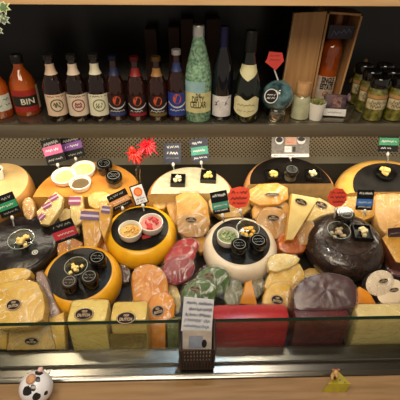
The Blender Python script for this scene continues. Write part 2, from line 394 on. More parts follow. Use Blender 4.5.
# swallow wine bottle
navyg = mat('navy_black_glass', (12, 13, 22), .07, 0, (18, 20, 34), 8, coat=.8)
t, r, H = bottle('wine_bottle', 'black wine bottle with a dark blue bird on its white label', 221, 117, 19, 26, LONG, navyg, mat('navy_foil', (36, 36, 78), .35, .5), .3, .42)
label_on(t, 'label', r, -r*1.15, r*1.15, .05*H, .29*H, mat('white_label', (226, 222, 222), .6), 'white label with a flying swallow')
bird = [(-.8, .03), (-.3, .055), (.1, .04), (.75, .09), (.95, .085), (.45, .03), (.8, .0), (.35, .0), (-.1, -.02), (-.5, .0), (-.75, -.012), (-.55, .02)]
obj('bird_emblem', wrapcyl(([V((a*r, (.185+b)*H, .001)) for a, b in bird], [list(range(len(bird)))]), r), mat('bird_blue', (34, 36, 84), .6), t)
# shield champagne
t, r, H = bottle('champagne_bottle', 'dark green sparkling wine bottle with two cream shield labels', 245, 118.5, 25, 30, CHAMP,
    mat('deep_green_glass', (10, 16, 11), .07, 0, (16, 26, 16), 8, coat=.8), mat('black_foil', (26, 26, 24), .4, .4), .3, .44)
sh = mat('shield_label', (218, 214, 172), .55, 0, (204, 196, 150), 40)
label_on(t, 'shield_label', r, -r*1.15, r*1.15, .08*H, .3*H, sh, top=lambda x: .30*H-.022*H*math.cos(x/r*5), bot=lambda x: .08*H+abs(x/r)**1.6*.05*H)
obj('neck_label', conform(vstrip(-r*1.2, r*1.2, .50*H, .655*H, 14, 8, bot=lambda x: .49*H+abs(x/r)*.075*H), CHAMP, r, H, .0012), sh, t)
obj('lettering', wrapcyl(join(scribble(-r*.7, .22*H, r*.7, .03*H, .001, 3, 10, .002), scribble(-r*.7, .15*H, r*.7, .02*H, .001, 8, 10, .0016)), r), mat('gold_print', (130, 116, 60), .5), t)
# blue glass jar on silver base
p = shelf(275, 118); R = m(15.4, p)
t = thing('candy_jar', 'round blue glass jar with a black badge on a silver base', 'jar', p)
t.rotation_euler = (0, 0, math.atan2(-p.x, p.y))
obj('base', lathe([(0, 0), (R*.62, 0), (R*.66, .004), (R*.62, R*.6), (R*.5, R*.72), (0, R*.75)], 32), mat('chrome', (206, 200, 190), .15, 1), t, label='shiny silver base')
obj('jar_body', xf(ball((0, 0, 0), R, R, R*.98, 28, 14), Matrix.Translation((0, 0, R*1.5))), mat('blue_glass_glints', (14, 22, 26), .1, 0, (110, 156, 164), 26, coat=.8), t)  # cyan highlights on the dark glass are painted as pale noise patches
Mb = Matrix.Translation((-R*.35, -R*.86, R*1.75)) @ Matrix.Rotation(math.radians(68), 4, 'X') @ Matrix.Rotation(math.radians(-20), 4, 'Y')
bd = obj('badge', join(disc(R*.46, R*.46, .004)), blk, t, Mb, label='black round badge with white ring')
obj('ring', join(ringflat(R*.44, R*.38, .005), scribble(-R*.26, R*.08, R*.26, R*.14, .005, 4, 7, .0016), scribble(-R*.26, -R*.12, R*.26, R*.14, .005, 5, 7, .0016)), paper, bd)
# red pointed tag above the jar
t2 = thing('price_tag', 'red pentagon price tag standing in the blue jar on the top shelf', 'sign', p+V((0, 0, R*2.3)))
c = hit(275, 61, p-V((0, .01, 0)), V((0, -1, .25)).normalized()); fr = frame(c, V((1, 0, 0)), V((0, -1, .45)))
s1 = m(1, c); L = t2.matrix_world.inverted() @ fr
redc = mat('red_card', (226, 58, 40), .55, 0, (214, 50, 36), 20)
obj('card', ([V((a*s1, b*s1, zz)) for zz in (0, -.0015) for a, b in [(-8, 2), (-6, 9), (7, 8), (9, 0), (1, -9), (-10, -1)]],
    [list(range(6)), list(range(6, 12))]+[[k, (k+1) % 6, 6+(k+1) % 6, 6+k] for k in range(6)]), redc, t2, L, False)
obj('writing', join(scribble(-5*s1, 5*s1, 5*s1, 2*s1, .001, 1, 9, .0014), scribble(-5*s1, 1*s1, 5*s1, 2*s1, .001, 2, 9, .0014)), mat('dark_red_ink', (120, 20, 20), .6), t2, L)
obj('stem', tube([(0, 0, 0), t2.matrix_world.inverted() @ (c-V((0, 0, s1*8)))], .0022), paper, t2)
# cork jar
p = shelf(299, 117); R = m(9.5, p); H = height_to(p, 82)
t = thing('cork_jar', 'small glass jar of cream powder with a wooden stopper', 'jar', p)
obj('contents', lathe([(0, .002), (R*.92, .002), (R*.94, H*.55), (R*.8, H*.62), (0, H*.62)], 28), mat('cream_powder', (216, 206, 170), .8), t)
obj('glass_jar', lathe([(R, 0), (R, H*.58), (R*.72, H*.68), (R*.74, H*.72), (R*.84, H*.74)], 28), GLASS, t)
obj('stopper', lathe([(0, H*.64), (R*.66, H*.64), (R*.74, H*.9), (R*.7, H), (0, H)], 28), mat('cork', (204, 160, 110), .7, 0, (186, 140, 92), 80), t)
# succulent
p = shelf(315, 118.5); R = m(8.6, p); H = height_to(p, 102)
t = thing('potted_succulent', 'tiny green succulent in a ribbed white pot on the steel shelf', 'plant', p)
obj('pot', lathe([(0, 0), (R*.72, 0), (R, H), (R*.9, H), (R*.88, H*.9), (0, H*.88)], 24), white, t)
vf = []
for k in range(34):
    a = k*2.4; e = .25+1.1*k/34; L = R*(1.15-.5*k/34); d = V((math.cos(a)*math.cos(e), math.sin(a)*math.cos(e), math.sin(e)))
    vf.append(tube([V((0, 0, H*.86)), V((0, 0, H*.86))+d*L*.6, V((0, 0, H*.86))+d*L], [R*.12, R*.2, .0006], 6))
obj('leaves', join(*vf), mat('succulent_green', (92, 122, 70), .6, 0, (160, 140, 90), 120), t)
# wooden box with whisky bottle
p = shelf(318, 106)
depx = p.y
N1 = V((0, -1, 0))
bx = thing('wooden_gift_box', 'upright open pine gift box with its lid pushed to the left', 'box', V((p.x, p.y, SHZ+.0006)))
def onp(px, py, y): return hit(px, py, V((0, y, 0)), N1)
iM = bx.matrix_world.inverted()
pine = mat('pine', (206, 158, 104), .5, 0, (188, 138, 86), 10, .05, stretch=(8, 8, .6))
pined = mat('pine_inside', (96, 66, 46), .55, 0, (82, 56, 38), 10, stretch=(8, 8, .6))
y0 = depx; yb = depx+.09
bbl, bbr = onp(313, 90, y0), onp(340.5, 94, y0); btl, btr = onp(328, 11.5, y0), onp(363.5, 14, y0)
def low(a, b): return a+(a-b)*((a.z-SHZ)/(b.z-a.z))
q = [iM @ low(bbl, btl), iM @ low(bbr, btr), iM @ btr, iM @ btl]; th = .006
for v in q[:2]: v.z = 0
def wallq(a, b, inward):
    inward = V(inward)*th; back = V((0, yb-y0, 0))
    vs = [a, b, b+back, a+back]; vs += [v+inward for v in vs]
    return vs, [[0, 1, 2, 3], [4, 5, 6, 7], [0, 1, 5, 4], [1, 2, 6, 5], [2, 3, 7, 6], [3, 0, 4, 7]]
obj('side_panel', wallq(q[0], q[3], (1, 0, 0)), pine, bx, None, False)
obj('side_panel', wallq(q[1], q[2], (-1, 0, 0)), pine, bx, None, False)
obj('top_panel', wallq(q[3], q[2], (0, 0, -1)), pine, bx, None, False)
obj('bottom_panel', wallq(q[0], q[1], (0, 0, 1)), pine, bx, None, False)
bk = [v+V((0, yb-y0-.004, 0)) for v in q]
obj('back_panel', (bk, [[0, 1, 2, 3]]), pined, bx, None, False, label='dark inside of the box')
ltl, lbl = onp(294, 13, y0), onp(281, 92, y0)
lq = [iM @ low(lbl, ltl), q[0]-V((.003, 0, 0)), q[3]-V((.003, 0, 0)), iM @ ltl]; lq[0].z = 0
lv = [v+V((0, d, 0)) for d in (.0, .012) for v in lq]
lid = obj('lid', (lv, [[0, 1, 2, 3], [4, 5, 6, 7], [0, 1, 5, 4], [1, 2, 6, 5], [2, 3, 7, 6], [3, 0, 4, 7]]), pine, bx, None, False)
def pq(px, py, y=y0-.001): return iM @ onp(px, py, y)
obj('lid_rail', tube([lq[0]+V((.002, -.003, 0)), lq[3]+V((.002, -.003, 0))], .003, 6), mat('pine_edge', (224, 184, 134), .5), lid)
plate = [iM @ onp(a, b, y0+.010) for a, b in [(327, 38.5), (352, 39), (356, 26), (330, 25)]]
pl = obj('shelf_card', (plate, [[0, 1, 2, 3]]), mat('slate_card', (58, 54, 66), .5), bx, None, False, label='dark grey printed card at the top of the box')
pm = frame(sum(plate, V())/4+V((0, -.001, 0)), V((1, 0, .12)).normalized(), V((0, -1, 0)))
obj('lettering', scribble(-.03, 0, .03, .018, .001, 6, 8, .002), mat('blue_grey_print', (120, 130, 170), .6), pl, pm)
# whisky bottle in box
pb = V(((q[0].x+q[1].x)/2, .043, th+.010)); pbw = bx.matrix_world @ pb
t = thing('whisky_bottle', 'amber whisky bottle lettered SINGLE ESTATE inside the pine box', 'bottle', frame(pbw, V((1, 0, 0)), (q[2]+q[3]-q[0]-q[1]).normalized()))
Rw = (q[1]-q[0]).length/2*.73; Hw = .245
obj('glass_body', lathe([(0, 0), (Rw*.95, 0), (Rw, .004), (Rw, Hw*.62), (Rw*.92, Hw*.70), (Rw*.45, Hw*.78), (Rw*.34, Hw*.82), (Rw*.34, Hw*.97), (0, Hw*.97)], 32), mat('whisky_amber', (176, 78, 16), .06, 0, (96, 34, 8), 16, coat=.8), t)
obj('stopper', lathe([(0, Hw*.93), (Rw*.4, Hw*.93), (Rw*.4, Hw*1.06), (0, Hw*1.06)], 20), mat('amber_stopper', (150, 92, 40), .4), t)
zl = {}
def zat(py): return min((abs(proj(t.matrix_world @ V((0, -Rw, z*.001)))[1]-py), z*.001) for z in range(0, 300))[1]
z0, z1, z2 = .004, zat(77), zat(90)
label_on(t, 'label', Rw, -Rw*1.3, Rw*1.3, z0, z1, mat('estate_label', (216, 196, 176), .6), 'pale label with bold black lettering')
obj('lettering', wrapcyl(join(text('SINGLE', Rw*1.28, .020, .0012, 0, zat(80.5), .05), text('ESTATE', Rw*1.28, .020, .0012, 0, zat(87), .05)), Rw), ink, t)
obj('emblem', wrapcyl(disc(Rw*.3, Rw*.3, .0012, 16, 0, zat(94)), Rw), mat('orange_print2', (190, 110, 60), .6), t)
# dark printed packet with white band in front of the box
p = shelf(333, 117)+V((0, 0, .0045))
t = thing('printed_packet', 'small dark picture packet with a white strip, in front of the pine box', 'packet', p)
t.rotation_euler = (0, 0, math.radians(-9))
hh = height_to(p, 96); ww = m(21, p)
Mp = Matrix.Rotation(math.radians(-14), 4, 'X')
obj('packet', xf(box(0, .011, hh/2, ww, .018, hh, .002), Mp), mat('packet_dark', (44, 38, 56), .45, 0, (120, 84, 80), 45), t)
obj('white_strip', xf(box(.001, .0, hh*.16, ww*1.08, .002, hh*.34), Mp), paper, t)
obj('picture', xf(join(box(.006, .001, hh*.66, ww*.4, .0015, hh*.5)), Mp), mat('picture_tan', (150, 110, 92), .6, 0, (60, 40, 60), 160), t)
obj('writing', xf(xf(scribble(-ww*.35, 0, ww*.35, .006, 0, 4, 12, .001), frame(V((0, -.0018, hh*.16)), V((1, 0, 0)), V((0, -1, 0)))), Mp), ink, t)
# garlic and dried pods
p = shelf(352, 102)
t = thing('garlic_head', 'small purple white garlic head on the steel shelf', 'garlic', p); R = m(6.3, p)
vf = []
for k in range(9):
    a = k*math.tau/9; vf.append(ball((math.cos(a)*R*.42, math.sin(a)*R*.42, R*.75), R*.52, R*.52, R*.75, 12, 8))
obj('bulb', join(*vf), mat('garlic_skin', (214, 186, 190), .5, 0, (150, 96, 128), 90), t)
obj('stalk', tube([(0, 0, R), (0, 0, R*2.1), (.003, 0, R*2.6)], [R*.35, R*.18, R*.14], 8), mat('garlic_stalk', (210, 190, 160), .7), t)
p = shelf(358, 99)
t = thing('dried_flowers', 'bunch of golden brown dried pods behind the garlic', 'dried flowers', p)
vf = []; st = []
rnd = random.Random(4)
for k in range(26):
    q1 = V((rnd.uniform(-.03, .03), rnd.uniform(-.0, .04), rnd.uniform(.03, .12))); vf.append(ball(q1, .008, .008, .011, 8, 6)); st.append(tube([(0, .02, 0), q1*.6+V((0, .008, 0)), q1], .001, 5))
obj('pods', join(*vf), mat('dried_gold', (150, 116, 60), .6, 0, (70, 50, 34), 60), t); obj('stems', join(*st), mat('dry_stem', (90, 74, 44), .8), t)
# pickle jars
pick = mat('pickle_contents', (168, 152, 56), .35, 0, (70, 66, 22), 75, .4, coat=.4)
proto = None
fj = shelf(371, 118); gp = m(20.5, fj); Hj = height_to(fj, 77)
def make_jar(M):
    t = thing('pickle_jar', '', 'jar', M, 'jars of green pickles on the top shelf'); R = gp*.47
    obj('contents', lathe([(0, .002), (R*.93, .002), (R*.96, .01), (R*.96, Hj*.66), (R*.8, Hj*.76), (0, Hj*.76)], 28), pick, t)
    obj('glass_jar', lathe([(R*.96, 0), (R, .008), (R, Hj*.68), (R*.82, Hj*.80), (R*.82, Hj*.84)], 28), GLASS, t)
    obj('lid', lathe([(0, Hj*.80), (R*.9, Hj*.80), (R*.93, Hj*.83), (R*.93, Hj*.97), (R*.86, Hj), (0, Hj*.995)], 28), blkgl, t)
    obj('label', wrapcyl(strip(-R*1.3, R*1.3, Hj*.54, Hj*.30, .0008), R), mat('jar_label', (206, 196, 160), .6, 0, (150, 130, 90), 70), t)
    obj('fabric_band', wrapcyl(strip(-R*1.35, R*1.35, Hj*.64, Hj*.56, .0016), R), mat('tan_band', (186, 140, 84), .7), t)
    obj('lettering', wrapcyl(join(scribble(-R*.8, Hj*.46, R*.8, .012, .0014, 2, 12, .0016), scribble(-R*.8, Hj*.37, R*.8, .012, .0014, 3, 12, .0016)), R), mat('brown_print', (84, 66, 40), .6), t)
    return t
names = [['front left pickle jar with black lid beside the packet', 'front right pickle jar with black lid at the right edge'],
         ['second row pickle jar on the left side of the jar cluster', 'second row pickle jar on the right side of the jar cluster'],
         ['hindmost pickle jar on the left side of the jar cluster', 'hindmost pickle jar on the right side of the jar cluster']]
for rr in range(3):
    for cc in range(2):
        loc = fj+V((gp*cc*1.02, rr*gp*1.02, 0))
        if proto is None: proto = make_jar(loc); o = proto
        else: o = copy_tree(proto); o.location = loc
        o['label'] = names[rr][cc]
for (px_, ty, wp_, lab) in [(151, 30, 11, 'faint brown carton standing behind the orange crested bottles'), (174, 28, 10, 'faint brown carton standing behind the blue labelled bottle'), (187, 20, 11, 'tallest faint brown carton left of the green bottle'), (213, 20, 13, 'faint brown carton between the green bottle and the bird wine bottle')]:
    p = shelf(px_, 96); p.y = 1.515; p.x = onp(px_, 40, 1.5).x; hh = height_to(p-V((0, .03, 0)), ty); ww = m(wp_, p)
    t = thing('tall_carton', lab, 'carton', p); cm = mat('dim_carton', (62, 34, 18), .6, 0, (48, 26, 14), 8)
    obj('carton', box(0, 0, hh/2, ww, .055, hh, .001), cm, t, None, False); obj('flap', box(0, -.001, hh+.0006, ww*.98, .05, .001), mat('dim_flap', (80, 48, 28), .6), t, None, False)
# hanging ivy at top left
pv = onp(2, 12, 1.04)
t = thing('trailing_ivy', 'variegated ivy leaves hanging into the top left corner', 'plant', pv)
vine = [pv, pv+V((-.05, .0, .03)), pv+V((-.10, .01, .10)), pv+V((-.12, .02, .2))]
obj('vine', tube([t.matrix_world.inverted() @ v for v in vine], .002, 6), mat('vine', (70, 84, 44), .7), t)
lf = [(0, 0), (.30, -.08), (.62, .18), (.40, .42), (.66, .82), (.20, .70), (0, 1.1), (-.20, .70), (-.66, .82), (-.40, .42), (-.62, .18), (-.30, -.08)]
for (a, b, s, ang, cc) in [(0, 6, .022, 250, 0), (-3, 13, .020, 200, 1), (1, 20, .019, 280, 1), (-6, 7, .026, 180, 0), (-2, 28, .016, 190, 1), (-8, 20, .026, 160, 0)]:
    c = onp(a, b, 1.04); Mx = frame(c, V((math.cos(math.radians(ang)), .2, math.sin(math.radians(ang)))), V((.2, -1, .5)))
    vs = [V((x*s, y*s, -.2*s*(x*x))) for x, y in lf]; lo = obj('leaf', (vs+[V((0, .35*s, .0))], [[k, (k+1) % 12, 12] for k in range(12)]), mat('ivy_white', (200, 208, 150), .6) if not cc else mat('ivy_pale', (196, 206, 190), .6), t, t.matrix_world.inverted() @ Mx, False)
    obj('green_heart', ([V((x*s*.72, y*s*.72+.07*s, .0015)) for x, y in lf]+[V((0, .35*s, .002))], [[k, (k+1) % 12, 12] for k in range(12)]), mat('ivy_green', (72, 104, 56), .6), lo, None, False)

# ================================================================ CHEESES
def cheese(name, rgb, rgb2=None, rough=.42, bump=.12, scale=30): return mat(name, rgb, rough, 0, rgb2, scale, bump)
yellow_rind = cheese('yellow_wax', (226, 166, 32), (212, 146, 22), .3)
def wheel(label, cx, cy, Rpx, rpx, H, rind, top, name='waxed_cheese', half=None, yaw=0, topname='top_label'):
    H += .0008; pt = bed(cx, cy, H); R = m(Rpx, pt); r = m(rpx, pt); base = pt-BN*H
    t = thing(name, label, 'cheese', bedM(base, yaw))
    e = min(H*.48, R-r) if rpx < Rpx-2 else min(.012, H*.2)
    H -= .0008; base = pt-BN*H; t.matrix_world = bedM(base, yaw)
    prof = [(0, 0), (R-e*.7, 0)]
    n = 8
    for i in range(n+1):
        a = -math.pi/2+math.pi*i/n
        prof.append((R-e+e*math.cos(a), H/2+(H/2)*math.sin(a)))
    prof += [(0, H)]
    prof[1] = (R-e, 0); prof = [prof[0]]+prof[2:]
    if half is None: vf = lathe(prof, 64)
    else:
        seg = 40; vs, fs, rings = [], [], []
        pr = prof[1:-1]
        for k in range(seg+1):
            a = math.pi*k/seg
            for rr_, z in pr: vs.append(V((rr_*math.cos(a), rr_*math.sin(a), z)))
        nn = len(pr)
        for k in range(seg):
            for j in range(nn-1): fs.append([k*nn+j, (k+1)*nn+j, (k+1)*nn+j+1, k*nn+j+1])
        fs.append([k*nn+nn-1 for k in range(seg+1)]); fs.append([k*nn for k in range(seg+1)][::-1])
        fs.append([j for j in range(nn)]+[seg*nn+j for j in range(nn)][::-1])
        vf = (vs, fs)
    body = obj('wheel', vf, [rind]+([half] if half else []), t)
    if half: body.data.polygons[-1].material_index = 1
    if top:
        if half is None: tv = lathe([(r, H-.001), (r, H+.0015), (r*.97, H+.0022), (0, H+.0022)], 64)
        else:
            a = [V((r*math.cos(math.pi*k/32), r*math.sin(math.pi*k/32), H+.002)) for k in range(33)]; tv = (a, [list(range(33))])
        obj(topname, tv, top, t)
    t['H'] = H
    return t, R, r
tanr = cheese('tan_rind', (202, 150, 92), (184, 128, 72))
orange_top = cheese('orange_rind', (214, 148, 64), (182, 110, 40), scale=14)
wheel('beige round cheese wheel at the far left, back row', -6, 185, 36, 33, .10, cheese('amber_rind', (190, 140, 70), (170, 116, 56)), cheese('beige_top', (206, 176, 122), (190, 156, 100), scale=14), topname='top_rind')
wheel('large orange tan half wheel carrying the white three bowl dish', 87, 197, 56, 53, .09, tanr, orange_top, topname='top_rind', half=cheese('orange_cut', (224, 166, 84)))
wheel('half wheel with pale printed top and tan rind, back row centre', 191, 194, 46, 40, .11, cheese('rust_rind', (190, 128, 76), (166, 104, 58)), cheese('pale_print_top', (206, 196, 166), (180, 172, 142), scale=60), half=cheese('cut_paste', (224, 196, 130)))
wheel('half wheel with dark top and thin tan rind, back row right of centre', 291, 184, 47, 41, .12, cheese('tan_rind2', (196, 140, 88), (170, 112, 66)), mat('dark_top', (30, 25, 21), .3, 0, (18, 16, 15), 20, .2, spec=.25), half=cheese('cut_paste2', (222, 190, 130)))
wheel('yellow rind wheel with dark top at the right edge, back row', 398, 192, 60, 44, .11, cheese('honey_rind', (226, 178, 92), (212, 158, 70)), mat('slate_top', (44, 42, 40), .35, 0, (28, 26, 26), 20, .2, spec=.25), half=cheese('honey_cut', (228, 184, 104)))
HW = .085
wL, _, _ = wheel('flat black waxed cheese wheel at the left edge, middle row', 17, 243, 41, 36, .06, mat('black_wax', (20, 16, 14), .22, 0, (32, 26, 24), 40, .5), mat('black_cloth_top', (20, 16, 16), .25, 0, (30, 24, 26), 22, .8, spec=.4))
wG, _, _ = wheel('yellow waxed wheel with black top in front of the purple labelled wedges', 80, 273, 40, 31.5, HW, yellow_rind, waxblk)
wH, _, _ = wheel('bright yellow waxed wheel holding two white ramekins, centre left', 140, 228, 36.5, 28.5, HW, cheese('bright_yellow_wax', (238, 184, 34), (228, 166, 24), .28), waxblk)
wI, _, _ = wheel('creamy white waxed wheel with black top in the centre', 241, 241, 38, 29, HW, cheese('white_wax', (228, 214, 190), (216, 198, 172), .35), waxblk)
wJ, _, _ = wheel('dark brown mottled rind wheel on the right, middle row', 347, 236, 41, 24, .095, mat('mottled_rind', (58, 42, 34), .25, 0, (26, 20, 20), 70, .8, coat=.5), mat('mottled_top', (64, 48, 38), .3, 0, (32, 24, 22), 60, .6), topname='top_rind')

# how much higher or lower each piece of the pile lies
DH = {'bagged pale round cheese behind the green price tag': -0.0264,
      'slim cream wedge with two magenta labels, leftmost of the labelled wedges': 0.0138,
      'upright cream wedge under a magenta label below the white dish': -0.0035,
      'flat pale yellow cheese slice behind the orange banded tag': 0.0138,
      'yellow wedge with a violet label above the black topped wheel': 0.0037,
      'narrow yellow wedge with violet label touching the bright yellow wheel': 0.0255,
      'cream bagged slice peeking out above the red price tag': -0.025,
      'small yellow block left of the sliced cheese pack': -0.0071,
      'bagged yellow slices at the left, under the pale half wheel': -0.0181,
      'tan front slice with a dark oval sticker in the sliced cheese bag': 0.0225,
      'topmost yellow bagged slice pack with a black bar label by the dark half wheel': 0.0103,
      'bagged orange edged half round with a lower black bar label': -0.0071,
      'pale triangular wedge with an oval sticker, left one of the pair': 0.0142,
      'pale triangular wedge with an oval sticker beside the red round tag': -0.0142,
      'small yellow bagged piece between the red bag and the white wheel': -0.0039,
      'long pale yellow wedge lying under the black waxed wheel': 0.0229,
      'broad yellow wedge with a black oval sticker in the left corner': 0.0399,
      'yellow bagged piece against the glass at the far left': 0.0082,
      'upper red cheese round in the clear bag by the bright yellow wheel': 0.0079,
      'middle green herb cheese round in the green bag': -0.0126,
      'lowest green herb cheese round with a dark sticker behind the card': 0.0169,
      'small amber wedge standing behind the red block': 0.021,
      'cream bagged slice under the orange waxed half round': 0.0157,
      'orange wedge between the dark bag and the white cheeses': 0.0079,
      'lowest soft white cheese slice with dark rim, cut by the right edge': -0.0039,
      'crinkled bag of small amber cheese beside the orange wheel': 0.0034,
      'bag of yellow slices with a dark oval sticker left of the white wheel': 0.0037,
      'big golden bagged round at the right edge above the red tag': -0.0033,
      'brown edged golden wedge at the right edge beside the dark wheel': 0.0035,
      'thin clear bag of cream cheese between the orange loaf and the red bag': -0.0085,
      'thin bagged yellow slice between the two left stickered blocks': 0.0128,
      'rough orange loaf cheese in a clear bag between the wheels': 0.0124,
      'orange rounded wedge with a black sticker behind the glass': -0.0043,
      'upper green herb cheese round beside the white wheel': 0.0125,
      'upper dark red lump in a cloudy plastic bag': 0.0121}
def slab(name, label, poly, tilt, t, face, side=None, h0=0, rnd=1, stickers=(), wrap=True, group=None, yaw=0, bev=.006, film=None, sticker_s=(5.5, 3.4), cat='cheese', purple=(), part='cheese_body', expand=1.12, base=None):
    h0 += DH.get(label, 0)
    bx_ = sum(p[0] for p in poly)/len(poly); by = base if base is not None else max(p[1] for p in poly)
    a = math.radians(tilt); n = V((0, -math.sin(a), math.cos(a)))
    if yaw: n = Matrix.Rotation(math.radians(yaw), 3, 'Z') @ n
    p0 = bed(bx_, by, h0+t*math.cos(a-BA))
    P = [hit(x, y, p0, n) for x, y in poly]
    c = sum(P, V())/len(P); F = frame(c, V((1, 0, 0)), n); iF = F.inverted()
    Q = [iF @ v for v in P]
    if rnd: Q = chaikin(Q, rnd)
    N = len(Q); e = thing(name, label, cat, F, group)
    sz = max(v.length for v in Q); b = min(bev, t*.3); k = 1-b/sz
    rings = [(k, 0), (1-b*.3/sz, -b*.3), (1, -b), (1, -t+b), (k, -t)]
    vs = [V((v.x*s, v.y*s, z)) for s, z in rings for v in Q]; fs = [list(range(N))]; idx = [0]
    for j in range(len(rings)-1):
        for i in range(N): fs.append([j*N+i, j*N+(i+1) % N, (j+1)*N+(i+1) % N, (j+1)*N+i]); idx.append(0 if j == 0 else 1)
    fs.append([(len(rings)-1)*N+i for i in range(N)]); idx.append(1)
    obj(part, (vs, fs), [face, side or face], e, None, True, idx)
    flat = []
    for s in stickers:
        q = iF @ hit(s[0], s[1], p0, n); sx, sy = (s[2], s[3]) if len(s) > 3 else sticker_s
        q1 = iF @ hit(s[0]+sx, s[1], p0, n); q2 = iF @ hit(s[0], s[1]-sy, p0, n)
        rx = (q1-q).length; ry = (q2-q).length; ang = s[4] if len(s) > 4 else -10
        flat.append((q.x, q.y, max(rx, ry)))
        Ms = Matrix.Translation((q.x, q.y, .0034 if wrap else .001)) @ Matrix.Rotation(math.radians(ang), 4, 'Z')
        st = obj('sticker', disc(rx, ry), mat('sticker_black', (30, 17, 12), .6, spec=.2), e, Ms, False)
        obj('lettering', join(text('OLD', rx*.55, ry*.38, .0008, 0, ry*.42), text('DUTCH', rx*1.25, ry*.5, .0008, 0, -ry*.22), ringflat(rx*.95, rx*.88, .0008, 28, ry/rx)), mat('sticker_print', (216, 190, 156), .5), st, None, False)
    for s in purple:
        q = iF @ hit(s[0], s[1], p0, n); wx, wy, ang = m(s[2], p0), m(s[3], p0)/abs(n.dot(ray(s[0], s[1]))), s[4]
        flat.append((q.x, q.y, max(wx, wy)*.5))
        Ms = Matrix.Translation((q.x, q.y, .0034 if wrap else .001)) @ Matrix.Rotation(math.radians(ang), 4, 'Z')
        st = obj('label', rect(-wx/2, -wy/2, wx/2, wy/2), mat('purple_label', (150, 54, 100), .5) if s[5] else mat('violet_label', (96, 72, 110), .5), e, Ms, False)
        obj('label_strip', join(rect(-wx/2, -wy*.15, wx/2, wy*.1, .0008)), mat('lilac_print', (190, 170, 190), .5), st, None, False)
    if wrap:
        K = 9; ns = random.Random(label).uniform(0, 50); vs, fs = [V((0, 0, .003))], []
        G = []
        for i in range(N):
            A_, B_ = Q[i], Q[(i+1) % N]; sub = max(1, int((B_-A_).length/.012))
            G += [A_.lerp(B_, s/sub) for s in range(sub)]
        NG = len(G)
        for j in range(1, K+1):
            s = expand*j/K; u = max(0, (s-.93)/(expand-.93))
            for v in G:
                x, y = v.x*s, v.y*s
                nz = (1-2.6*abs(noise.noise(V((x*45+ns, y*45, 0)))))*.8+.7*noise.noise(V((x*120, y*120+ns, 3)))
                if any((x-a)**2+(y-b_)**2 < (1.35*r_)**2 for a, b_, r_ in flat): nz = 0
                z = .0025+max(-.0014, .0036*nz)-u*u*t*.62
                f = 1+u*.035*nz
                vs.append(V((x*f, y*f, z)))
        for i in range(NG): fs.append([0, 1+i, 1+(i+1) % NG])
        for j in range(K-1):
            for i in range(NG): fs.append([1+j*NG+i, 1+j*NG+(i+1) % NG, 1+(j+1)*NG+(i+1) % NG, 1+(j+1)*NG+i])
        obj('plastic_wrap', (vs, fs), film or FILM, e)
    return e
gold = cheese('gold_paste', (218, 164, 52), (200, 140, 36)); pale = cheese('pale_paste', (214, 178, 100), (198, 158, 80))
straw = cheese('straw_paste', (224, 186, 88), (204, 160, 62)); creamc = cheese('cream_paste', (232, 208, 138), (220, 190, 116))
tan = cheese('tan_paste', (196, 150, 80), (178, 130, 62)); orangec = cheese('orange_paste', (214, 136, 30), (196, 116, 20))
redc2 = cheese('red_paste', (190, 26, 34), (166, 18, 30)); greenc = cheese('green_paste', (62, 98, 24), (40, 72, 18), scale=60)
crust = cheese('orange_crust', (214, 144, 40), (192, 112, 24), scale=50)
def circ(cx, cy, rx, ry, n=14, a0=0, a1=360, rot=0):
    full = abs(a1-a0) >= 360; out = []
    for k in range(n if full else n+1):
        a = math.radians(a0+(a1-a0)*k/n); x, y = rx*math.cos(a), -ry*math.sin(a); r_ = math.radians(rot)
        out.append((cx+x*math.cos(r_)+y*math.sin(r_), cy-x*math.sin(r_)+y*math.cos(r_)))
    return out
# left, behind the black wheel
slab('cheese_round', 'bagged pale round cheese behind the green price tag', circ(9, 204, 12, 14), 30, .035, creamc, gold, h0=.03)
slab('cheese_round', 'crinkled bag of small amber cheese beside the orange wheel', [(22, 198), (32, 196), (36, 212), (30, 222), (22, 214)], 35, .03, tan, h0=.03)
slab('cheese_wedge', 'slim cream wedge with two magenta labels, leftmost of the labelled wedges', [(36, 212), (55, 191), (63, 197), (61, 208), (49, 225), (40, 224)], 35, .03, creamc, h0=.05, rnd=0, purple=[(54, 198, 9, 5, 32, 1), (47, 206, 9, 5, 32, 1), (42, 217, 7, 5, 50, 1)])
slab('cheese_wedge', 'upright cream wedge under a magenta label below the white dish', [(69, 196), (82, 195), (85, 220), (76, 226), (71, 222)], 40, .03, creamc, h0=.05, rnd=0, purple=[(75, 201, 12, 8, 0, 1)])
slab('cheese_slice', 'flat pale yellow cheese slice behind the orange banded tag', [(86, 193), (108, 189), (112, 206), (90, 210)], 30, .025, straw, h0=.06)
slab('cheese_wedge', 'yellow wedge with a violet label above the black topped wheel', [(80, 208), (103, 209), (103, 232), (96, 250), (84, 247)], 35, .035, gold, h0=.04, rnd=0, purple=[(91, 216, 21, 9, -5, 0)])
slab('cheese_wedge', 'narrow yellow wedge with violet label touching the bright yellow wheel', [(99, 205), (112, 204), (110, 224), (104, 240), (99, 228)], 35, .03, gold, h0=.05, rnd=0, purple=[(106, 210, 9, 7, -8, 0)])
slab('cheese_piece', 'orange bagged cheese piece under the red price tag', [(54, 240), (82, 238), (84, 255), (60, 262)], 20, .04, crust)
slab('cheese_piece', 'cream bagged slice peeking out above the red price tag', [(56, 212), (70, 206), (80, 226), (76, 236), (60, 222)], 30, .03, creamc, h0=.03)
